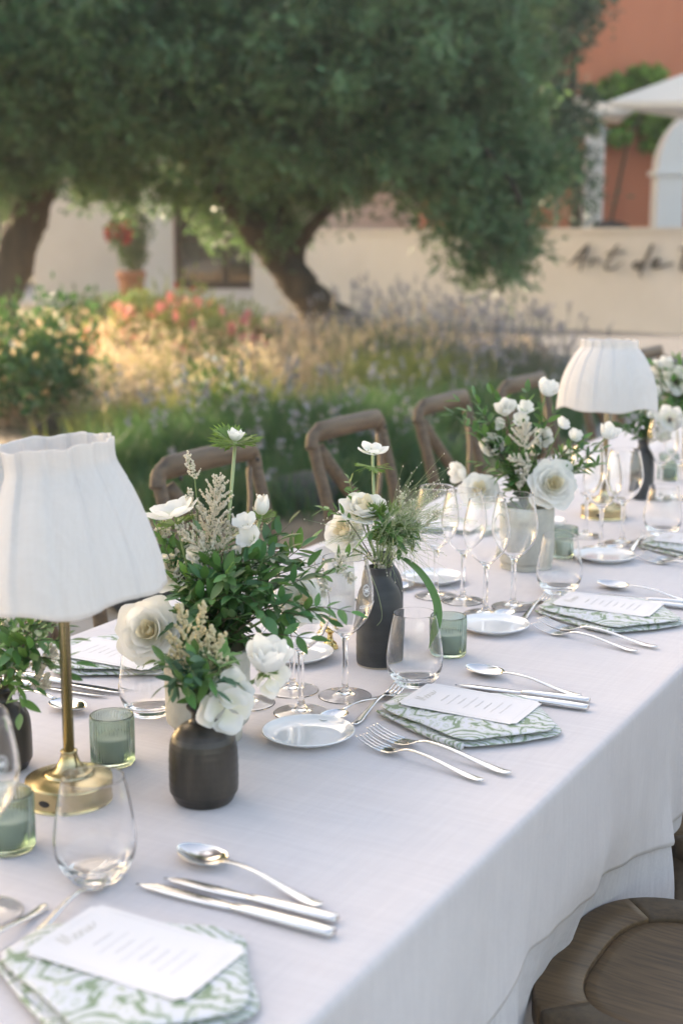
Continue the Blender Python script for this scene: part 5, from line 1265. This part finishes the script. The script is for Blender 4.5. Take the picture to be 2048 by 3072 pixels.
for px, py, r, fc_, lab in ((737, 1572, .020, (-.2, .8, .5), 'white bell flower below the closed anemone bud'), (752, 1618, .022, (-.5, .5, .7), 'open white bell flower in the middle of the front bouquet'), (778, 1672, .024, (.55, -.35, .7), 'nodding white bell flower above the dark leaves'), (690, 1760, .017, (.1, .2, 1), 'small white bell half hidden in the dark leaves'), (640, 1830, .016, (-.2, -.3, 1), 'white bell flower deep in the foliage above the pot'), (585, 1665, .014, (-.2, .4, 1), 'small white bell flower beside the cream plume'), (730, 1735, .017, (.3, .1, 1), 'white petals showing between the dark leaves of the front bouquet'), (712, 1655, .010, (.1, .8, .6), 'tiny white bud left of the nodding bell flower')):
    flower('bell', px, py, Z1 - .02 + rnd.uniform(-.02, .02), r, side(*fc_), lab, 'bell flower', mo, 'white bell flowers in the front bouquet')
AG = 'cream astilbe plumes in the front bouquet'
plume_px((632, 1720), (664, 1432), Z1 - .005, .052, 'large cream astilbe plume at the centre of the front bouquet', AG, root=mo, dens=1.7)
plume_px((655, 1700), (535, 1578), Z1 - .03, .030, 'cream astilbe branch leaning towards the front lampshade', AG, dens=1.2)
plume_px((640, 1690), (712, 1560), Z1 - .01, .032, 'cream astilbe branch leaning towards the tall anemone stem', AG, dens=1.2)
plume_px((585, 1440), (560, 1366), Z1, .008, 'slim astilbe spike standing above the side on anemone', AG, root=at_d(594, 1560, Z1), dens=1.2, t0=.05)
plume_px((588, 1580), (570, 1470), Z1, .010, 'short astilbe spike beside the side on anemone', AG, root=mo, dens=.8)
plume_px((618, 1740), (582, 1685), Z1 - .04, .007, 'narrow drooping astilbe finger among the dark leaves', AG, dens=1.2, t0=0)
plume_px((775, 1620), (786, 1490), Z1 + .04, .020, 'pale astilbe behind the closed anemone bud', AG, root=mo)
plume_px((530, 1600), (470, 1590), Z1 + .02, .018, 'sparse astilbe beside the lampshade edge', AG)
MARKS[:] = [(446, 1893, 'big cream rose'), (522, 1702, 'lampshade side rose'), (905, 1800, 'rose behind the glass'), (517, 1520, 'side on anemone'), (706, 1450, 'tall anemone stem'), (784, 1530, 'anemone bud'), (752, 1618, 'open bell flower'), (778, 1672, 'nodding bell flower'), (640, 1600, 'astilbe plume'), (800, 1930, 'garden flower'), (626, 1960, 'pot rim'), (900, 1665, 'glass rim'), (440, 1600, 'lampshade edge'), (980, 1900, 'gold stand')]
ends = [(905, 1640, .0), (868, 1570, .03), (960, 1690, -.02), (985, 1860, -.10), (930, 1915, -.12), (868, 1885, -.10), (480, 1610, .03), (450, 1560, .05), (600, 1600, .03), (700, 1600, .05), (815, 1590, .03), (860, 1650, -.05), (700, 1790, -.10), (760, 1770, -.12), (640, 1800, -.11), (540, 1790, -.06), (520, 1880, -.10), (830, 1750, -.10), (800, 1690, -.06), (900, 1740, -.07), (660, 1700, -.06), (580, 1750, -.08), (720, 1850, -.11), (800, 1850, -.12), (850, 1810, -.09), (600, 1850, -.10), (760, 1640, .0), (560, 1680, .02), (650, 1620, .06), (930, 1620, .06), (500, 1740, .05), (470, 1680, .06), (840, 1620, -.02), (880, 1690, .0), (780, 1720, -.08), (700, 1700, -.05), (560, 1730, -.05), (620, 1680, -.02), (740, 1810, -.12), (890, 1840, -.11), (810, 1780, -.1), (670, 1740, -.09), (910, 1670, .03), (540, 1640, .04)]
for px, py, dz in ends:
    sprig_px(mo, px, py, Z1 + dz + rnd.uniform(-.015, .015), L1, G1, bend=rnd.uniform(.015, .06), n=rnd.choice((15, 17, 19)), L=.030, kind=rnd.choice(('dark', 'dark', 'dark', 'mid')))
for k in range(26):                                             # short leaves filling the mouth of the pot
    a = rnd.uniform(0, 2 * PI); R = rnd.uniform(.03, .085); e = Vector((mo[0] + R * math.cos(a), mo[1] + R * math.sin(a), .905 + rnd.uniform(0, .05) - R * .7))
    sprig([mo, Vector(mo).lerp(e, .5) + Vector((0, 0, .025)), e], near_label(*proj(e), 'short rim sprig') or L1, G1, t0=.3, n=12, L=.026, kind='dark')
tr = [mo] + [tuple(at_d(*q)) for q in ((820, 1760, Z1 - .04), (900, 1740, Z1 - .05), (980, 1722, Z1 - .06), (1062, 1650, Z1 - .06))]
sprig(tr, 'light leafy sprig trailing right over the wine glass rim', None, n=17, L=.026, kind='mid', t0=.42, spread=.8)
tr = [mo] + [tuple(at_d(*q)) for q in ((800, 1830, Z1 - .07), (870, 1850, Z1 - .09), (950, 1820, Z1 - .10), (1052, 1836, Z1 - .11))]
sprig(tr, 'lower leafy sprig reaching across the printed wine glass', None, n=15, L=.027, kind='mid', t0=.40, spread=.8)
for b, e, lab in (((1010, 1720), (1030, 1665), 'astilbe tuft on the sprig trailing over the wine glass'), ((975, 1735), (972, 1790), 'thin astilbe tassel hanging inside the wine glass outline'), ((1050, 1715), (1052, 1745), 'short astilbe tassel at the end of the trailing sprig')):
    plume_px(b, e, Z1 - .07, .010, lab, 'small astilbe tufts over the front wine glasses', dens=1.0, t0=.0)

# ------------------------------------------------------------------ flowers in the brown bottle vase
ZA = 1.682; ma = (-.901, 1.316, .860); G2 = 'leafy sprigs in the brown bottle vase'; LL = 'blue green leafy sprig in the brown bottle vase'
flower('tulip', 803, 1985, ZA + .01, .032, side(.12, .9, .35), 'upright white garden flower reaching right from the brown bottle vase', 'garden flower', ma, None, 3, .006, .015, .0022)
flower('orchid', 822, 2032, ZA + .02, .024, side(.7, -.25, .8), 'white drooping flower directly under the upright garden flower', 'garden flower', ma)
flower('orchid', 682, 2130, ZA - .045, .030, side(.25, -.15, 1), 'white flat flower resting on the lip of the brown bottle vase', 'garden flower', ma, eye=False)
flower('orchid', 700, 2062, ZA - .035, .024, side(.4, .3, .9), 'blush white flower just above the vase lip flower', 'garden flower', ma)
BG = 'cream astilbe plumes in the brown bottle vase'
for b, e, w, lab in (((580, 2010), (540, 1815), .014, 'tall cream astilbe spike leaning towards the big cream rose'), ((590, 2020), (612, 1812), .010, 'slim cream astilbe spike between the taller plumes'), ((600, 2020), (640, 1885), .014, 'cream astilbe spike over the concrete pot rim'), ((610, 2040), (668, 1905), .011, 'rightmost cream astilbe spike in the brown bottle vase'), ((585, 2050), (510, 1975), .014, 'low cream astilbe tuft left of the bottle neck'), ((600, 2050), (625, 1960), .017, 'dense cream astilbe tuft above the bottle neck'), ((600, 2040), (685, 1990), .012, 'short cream astilbe tuft beside the white flowers'), ((565, 2010), (505, 1905), .012, 'cream astilbe spike crossing the big rose')):
    plume_px(b, e, ZA + rnd.uniform(-.03, .0), w, lab, BG, m='astilbe_y', root=ma, dens=1.3, t0=.1, fr_=.0021)
MARKS[:] = [(803, 1985, 'upright garden flower'), (682, 2130, 'lip flower'), (700, 2062, 'blush flower'), (540, 1815, 'tall astilbe'), (640, 1885, 'rim astilbe'), (510, 1975, 'low astilbe'), (590, 2120, 'bottle neck'), (446, 1893, 'big cream rose')]
for px, py, dz in ((470, 1985, -.02), (490, 2060, -.04), (520, 2050, -.05), (655, 2000, -.04), (700, 2045, -.03), (560, 1980, -.04), (600, 1960, -.02), (630, 2050, -.07), (560, 2075, -.07), (670, 1965, .02), (585, 2030, -.07), (640, 2070, -.06), (520, 2000, .0), (700, 1960, .04)):
    sprig_px(ma, px, py, ZA + dz, LL, G2, bend=.025, n=9, L=.028, kind=rnd.choice(('blue', 'mid', 'mid')), twig='stem')

# ------------------------------------------------------------------ vase at the left edge
ZC = 1.785; mc = (-1.178, 1.285, .852); G3 = 'leafy sprigs in the left edge vase'; LC = 'green leafy sprig in the vase at the left border'
MARKS[:] = [(20, 1860, 'border plume'), (100, 1870, 'second plume'), (165, 1940, 'plume over the stem'), (145, 2050, 'low plume'), (200, 1950, 'brass stem'), (25, 2090, 'vase mouth'), (150, 1855, 'lampshade hem'), (0, 1960, 'photo border')]
for px, py, dz in ((15, 1850, 0), (70, 1880, -.05), (130, 1870, -.06), (185, 1880, -.08), (215, 1920, -.08), (225, 1990, -.09), (150, 1990, -.1), (95, 1960, -.1), (45, 1950, -.08), (110, 2060, -.12), (60, 2090, -.12), (195, 2020, -.1), (10, 1990, -.05), (60, 2140, -.12), (30, 1900, -.02), (150, 1920, .03)):
    sprig_px(mc, px, py, ZC + dz, LC, G3, bend=.03, n=11, L=.027, kind=rnd.choice(('mid', 'mid', 'dark')))
for b, e, w, lab in (((40, 2060), (20, 1860), .030, 'cream astilbe plume at the left border below the lampshade'), ((60, 2050), (100, 1870), .030, 'cream astilbe plume left of the brass lamp stem'), ((80, 2060), (165, 1940), .026, 'cream astilbe plume crossing the brass lamp stem'), ((80, 2060), (145, 2050), .022, 'low cream astilbe plume above the left border vase')):
    plume_px(b, e, ZC + .0, w, lab, 'cream astilbe plumes in the left edge vase', m='astilbe', root=mc, dens=1.2, fr_=.0021)

# ------------------------------------------------------------------ flowers in the tall charcoal vase
ZB = 2.222; mb = (-.970, 1.905, .900); G4 = 'sprigs in the tall charcoal vase'
flower('anemone', 1119, 1342, ZB, .023, side(.1, .96, .22), 'white anemone on the tall stem above the charcoal vase', 'anemone', (-.972, 1.908, .905), None, 0, 0, .02, .0022, 'stem_pale')
cb = thing('anemone_collar', 'feathery green collar halfway up the tall anemone stem', 'anemone collar', tuple(at_d(1119, 1398, ZB)))
for k in range(5): put('bract', ME_COL[k % 3], cb, None, (rnd.uniform(-.2, .2), rnd.uniform(-.3, .5), k * 1.256 + .4), .027)
flower('rose', 1095, 1520, ZB - .02, .034, side(.05, .9, .42), 'wide white anemone just above the charcoal vase', 'anemone', mb, None, 6, .008, .022)
flower('rose', 1030, 1590, ZB + .02, .032, side(-.6, .35, .7), 'white flower leaning left out of the charcoal vase', 'garden flower', mb)
flower('orchid', 1045, 1650, ZB + .02, .028, side(-.4, -.3, .8), 'white flower drooping behind the wine glass from the charcoal vase', 'garden flower', mb)
sprig_px(mb, 1045, 1435, ZB + .02, 'slim leafy sprig left of the tall anemone stem', None, .02, n=13, L=.018, kind='mid', twig='stem', t0=.55)
sprig_px(mb, 962, 1525, ZB, 'leafy sprig reaching left out of the charcoal vase', None, .035, n=12, L=.022, kind='mid', t0=.45)
MARKS[:] = [(1095, 1520, 'wide anemone'), (1208, 1480, 'pale astilbe'), (1236, 1500, 'second astilbe'), (1240, 1690, 'drooping blade'), (1139, 1702, 'vase lip'), (1255, 1530, 'grass wisps')]
for px, py, dz in ((1240, 1590, -.02), (1250, 1630, -.04), (1225, 1580, .02), (1200, 1650, -.05), (1160, 1620, -.05), (1110, 1600, -.05), (1235, 1660, 0)):
    sprig_px(mb, px, py, ZB + dz, 'narrow leaved fern sprig spilling right from the charcoal vase', G4, .04, n=16, L=.020, kind='mid', twig='stem', t0=.35)
for k, (px, py) in enumerate(((1130, 1560), (1170, 1560), (1210, 1600), (1150, 1630), (1190, 1640))):
    t = thing('feathery_tuft', ('feathery green tuft just under the wide white anemone', 'feathery green tuft below the pale astilbe spikes', 'feathery green tuft on the frothy grass side of the vase', 'feathery green tuft close over the charcoal vase lip', 'feathery green tuft above the root of the drooping blade')[k], 'foliage', tuple(at_d(px, py, ZB - .03)), 0, G4)
    for j in range(4): put('bract', ME_COL[j % 3], t, None, (rnd.uniform(-.6, .6), rnd.uniform(-1.2, .2), j * 1.57 + k), .026)
for b, e, w, lab in (((1190, 1640), (1208, 1480), .014, 'pale astilbe spike among the frothy grass'), ((1200, 1640), (1236, 1500), .016, 'pale astilbe spike on the right of the frothy grass'), ((1150, 1690), (1145, 1705), .006, 'tiny astilbe tip at the charcoal vase lip'), ((1100, 1665), (1146, 1705), .006, 'cream astilbe arching over the charcoal vase lip'), ((1245, 1600), (1320, 1535), .012, 'pale astilbe spray towards the rear wine glasses')):
    plume_px(b, e, ZB - .03, w, lab, 'pale astilbes in the tall charcoal vase', dens=1.0, t0=.05)
# frothy panic grass
gt = thing('frothy_grass', 'frothy fine grass bursting right from the charcoal vase', 'grass spray', mb); parts = []; seeds = []
O = Vector(mb)
for k in range(330):
    s0 = Vector(at_d(1165 + rnd.gauss(0, 32), 1610 + rnd.gauss(0, 30), ZB + rnd.gauss(-.03, .02)))
    w = rnd.random(); 
    if w < .62: e = Vector(at_d(1255 + rnd.gauss(0, 52) + rnd.expovariate(1 / 26.), 1530 + rnd.gauss(0, 62), ZB + rnd.gauss(-.03, .04)))
    elif w < .90: e = Vector(at_d(1230 + rnd.gauss(0, 55), 1670 + rnd.gauss(0, 45), ZB + rnd.gauss(-.05, .04)))
    else: e = Vector(at_d(1000 + rnd.gauss(0, 40), 1620 + rnd.gauss(0, 40), ZB + rnd.gauss(-.04, .03)))
    m1 = s0.lerp(e, .5) + Vector((rnd.gauss(0, .006), rnd.gauss(0, .006), .014))
    parts.append(tube([q - O for q in bez(s0, m1, e, 5)], [.00034, .0003, .00028, .00025, .0002, .00018], 3, False)); seeds.append(np.array(e - O))
for k in range(14):
    s0 = O + Vector((rnd.gauss(0, .006), rnd.gauss(0, .006), -.02)); e = Vector(at_d(1165 + rnd.gauss(0, 35), 1610 + rnd.gauss(0, 30), ZB - .03)); parts.append(tube([q - O for q in bez(s0, s0.lerp(e, .5) + Vector((0, 0, .01)), e, 5)], .0008, 4, False))
f_ = obj('fine_stems', join(*parts), 'stem_pale', gt); f_['kind'] = 'stuff'
C = np.array(seeds); V = (C[:, None, :] + OCT[None] * np.array([.0008, .0008, .0016])).reshape(-1, 3); F = (OCF[None] + (np.arange(len(C)) * 6)[:, None, None]).reshape(-1, 3)
f_ = put('seed_heads', mesh_np('seed_heads', V, F, 'astilbe'), gt); f_['kind'] = 'stuff'
# long drooping blade
bp_ = crom([mb] + [tuple(at_d(*q)) for q in ((1190, 1672, ZB - .03), (1232, 1690, ZB - .06), (1275, 1735, ZB - .09), (1306, 1795, ZB - .11), (1313, 1850, ZB - .12), (1300, 1900, ZB - .13), (1284, 1948, ZB - .14))], 5); b0_ = bp_[0]
fr = frames(bp_); n = len(fr); V = []; F = []
for i, (p, T_, N, B) in enumerate(fr):
    w = .0072 * min(1, .35 + 2.2 * i / n) * (1 if i < n * .8 else max(.05, (n - 1 - i) / (n * .2))); S_ = (B * .75 + N * .4).normalized(); V += [p - b0_ - S_ * w, p - b0_ - N * w * .25, p - b0_ + S_ * w]
for i in range(n - 1): a = 3 * i; F += [(a, a + 3, a + 4, a + 1), (a + 1, a + 4, a + 5, a + 2)]
o = obj('ribbon_grass', (V, F), 'leaf_mid', None, True, loc=b0_); tag(o, 'long green blade of grass drooping over the clear tumbler', 'grass blade')
hz_ = crom([tuple(at_d(*q)) for q in ((1108, 1715, ZB - .06), (1130, 1770, ZB - .06), (1144, 1830, ZB - .06), (1143, 1860, ZB - .06), (1130, 1877, ZB - .06))], 5)
o = obj('grass_tendril', tube([q - hz_[0] for q in hz_], .0004, 4), 'stem_pale', None, True, loc=hz_[0]); tag(o, 'hair thin green tendril lying over the charcoal vase', 'grass blade')

# ------------------------------------------------------------------ rear bouquet
Z2 = 2.875; mr = (-1.014, 2.640, .862); G5 = 'leafy sprigs of the rear bouquet'; L5 = 'green leafy sprig in the rear bouquet'
flower('rose', 1660, 1450, Z2 - .07, .043, side(.15, .15, 1), 'large cream centred rose at the front of the rear bouquet', 'rose', mr)
flower('rose', 1437, 1470, Z2 - .03, .036, side(-.1, .55, .8), 'white rose low on the left of the rear bouquet', 'rose', mr)
BW = 'white bell flowers in the rear bouquet'
for px, py, r, fc_, lab in ((1640, 1172, .026, (.3, .8, .5), 'topmost white flower of the rear bouquet beside the lampshade'), (1517, 1228, .024, (-.2, .5, .8), 'white tulip like flower at the upper left of the rear bouquet'), (1573, 1228, .022, (.1, .6, .8), 'white flower between the two upper rear blooms'), (1478, 1340, .028, (-.3, .2, .9), 'white double flower left of the rear cream plume'), (1382, 1420, .026, (-.8, .1, .6), 'white flower pointing left out of the rear bouquet'), (1685, 1272, .020, (.4, .6, .7), 'white flower right of the rear plume near the lampshade'), (1722, 1310, .019, (.2, .6, .8), 'small starry white flower under the rear lampshade'), (1560, 1262, .022, (0, .5, .9), 'white flower just above the rear cream plume'), (1500, 1275, .018, (-.5, .4, .8), 'small white flower left above the double flower'), (1625, 1315, .024, (.2, .2, .9), 'white flower beside the rear cream plume'), (1600, 1345, .020, (.1, -.1, 1), 'white flower above the large rear rose'), (1690, 1360, .020, (.6, .1, .8), 'pale flower half hidden in the rear leaves'), (1822, 1302, .024, (.3, .7, .6), 'white flower before the rear brass lamp stem')):
    flower('bell' if r < .024 else 'tulip', px, py, Z2 + rnd.uniform(-.03, .03), r, side(*fc_), lab, 'bell flower', mr, BW)
for b, e, w, lab in (((1572, 1370), (1572, 1270), .045, 'large cream astilbe plume in the middle of the rear bouquet'), ((1610, 1400), (1525, 1375), .022, 'cream astilbe branch above the large rear rose'), ((1600, 1380), (1555, 1465), .022, 'drooping cream astilbe left of the large rear rose')):
    plume_px(b, e, Z2 - .06, w, lab, 'cream astilbes in the rear bouquet', dens=1.3, fr_=.0023)
MARKS[:] = [(1660, 1450, 'large rear rose'), (1437, 1470, 'low white rose'), (1640, 1172, 'topmost flower'), (1517, 1228, 'upper tulip'), (1478, 1340, 'double flower'), (1382, 1420, 'outward flower'), (1685, 1272, 'lampshade flower'), (1722, 1310, 'starry flower'), (1572, 1320, 'rear plume'), (1822, 1302, 'lamp stem flower'), (1380, 1180, 'third chair'), (1500, 1120, 'fourth chair'), (1750, 1450, 'wine glass bowl'), (1340, 1280, 'chair post')]
for px, py, dz in ((1365, 1190, .05), (1410, 1170, .03), (1345, 1230, .05), (1470, 1165, .02), (1500, 1200, .0), (1440, 1230, .0), (1400, 1260, .02), (1390, 1270, 0), (1430, 1200, .04), (1480, 1250, .03), (1580, 1160, .0), (1620, 1230, 0), (1660, 1230, 0), (1700, 1350, 0), (1760, 1310, .0), (1790, 1330, -.03), (1800, 1390, -.05), (1760, 1400, -.05), (1720, 1420, -.04), (1500, 1420, -.04), (1540, 1440, -.05), (1420, 1385, 0), (1450, 1300, 0), (1560, 1330, -.03), (1520, 1330, -.03), (1640, 1400, 0), (1740, 1340, .02), (1820, 1340, .0), (1580, 1440, -.04), (1530, 1390, -.05)):
    sprig_px(mr, px, py, Z2 + dz, L5, G5, bend=.03, n=14, L=.030, kind=rnd.choice(('mid', 'mid', 'dark')))
# ------------------------------------------------------------------ rear charcoal vase and the furthest bouquet
ZD = 3.63; md = (-1.037, 3.504, .889); G6 = 'leafy sprigs in the rear charcoal vase'
MARKS[:] = [(2008, 1258, 'dark eyed anemone'), (1955, 1245, 'small bell'), (1985, 1300, 'small white flower'), (1923, 1330, 'vase lip'), (1900, 1190, 'lampshade hem'), (1826, 1300, 'lamp stem')]
for px, py in ((1850, 1280), (1870, 1240), (1900, 1215), (1930, 1200), (1945, 1240), (1960, 1270), (1880, 1290), (1915, 1260), (1940, 1300)):
    sprig_px(md, px, py, ZD + rnd.uniform(-.04, .02), 'dark narrow leafy sprig in the rear charcoal vase', G6, .02, n=16, L=.028, kind='dark')
flower('anemone', 2008, 1258, ZD - .06, .034, side(-.2, .2, .95), 'white anemone with a dark eye beside the rear charcoal vase', 'anemone', md, eye=True)
flower('anemone', 1985, 1300, ZD - .05, .024, side(.0, .6, .7), 'small white flower under the dark eyed anemone', 'garden flower', md)
flower('bell', 1955, 1245, ZD - .04, .018, side(-.3, .5, .7), 'small white bell above the rear charcoal vase', 'bell flower', md)
mf = (-1.02, 4.02, .862); ZF = 4.05; G7 = 'leafy sprigs of the furthest bouquet'
pF = copy_tree(pB); pF.location = (-1.02, 4.02, TZ + .0006); pF['label'] = 'furthest concrete pot almost hidden at the right border'
flower('anemone', 2028, 1143, ZF - .05, .040, side(-.1, .25, .95), 'pale open flower in the furthest bouquet', 'anemone', mf, eye=True)
for px, py, r, lab in ((1972, 1140, .032, 'white flower at the left of the furthest bouquet'), (1995, 1098, .026, 'upper pale flower of the furthest bouquet'), (2040, 1205, .032, 'white flower low in the furthest bouquet'), (1970, 1100, .020, 'white bud on top of the furthest bouquet')):
    flower('tulip', px, py, ZF + rnd.uniform(-.03, .03), r, side(-.2, .6, .8), lab, 'garden flower', mf, 'white flowers of the furthest bouquet')
MARKS[:] = [(2028, 1143, 'pale open flower'), (1972, 1140, 'left flower'), (1995, 1098, 'upper pale flower'), (2040, 1205, 'low white flower'), (1970, 1100, 'top bud'), (1940, 1160, 'rear lampshade'), (2008, 1258, 'dark eyed anemone')]
for px, py in ((2020, 1068), (1960, 1120), (1985, 1160), (2000, 1190), (2040, 1090), (1975, 1190), (2030, 1230), (1995, 1130), (2045, 1170), (1960, 1150), (2015, 1210), (1990, 1220)):
    sprig_px(mf, px, py, ZF + rnd.uniform(-.06, .05), 'green leafy sprig in the furthest bouquet', G7, .03, n=14, L=.036, kind=rnd.choice(('mid', 'dark')))

for px, py, r, lab in ((1955, 1180, .030, 'white flower between the rear lampshade and the furthest bouquet'), (2035, 1268, .026, 'white flower hanging low over the furthest pot'), (1925, 1225, .022, 'small white flower between rear vase sprigs and furthest bouquet')):
    flower('tulip', px, py, ZF - .05, r, side(-.3, .5, .8), lab, 'garden flower', mf, 'white flowers of the furthest bouquet')
for px, py in ((1935, 1200), (1950, 1090), (2040, 1120), (1980, 1230), (1940, 1150), (2000, 1170), (2025, 1190), (1965, 1220), (2045, 1240), (2010, 1110)):
    sprig_px(mf, px, py, ZF + rnd.uniform(-.1, .0), 'green leafy sprig in the furthest bouquet', G7, .03, n=14, L=.036, kind='mid')
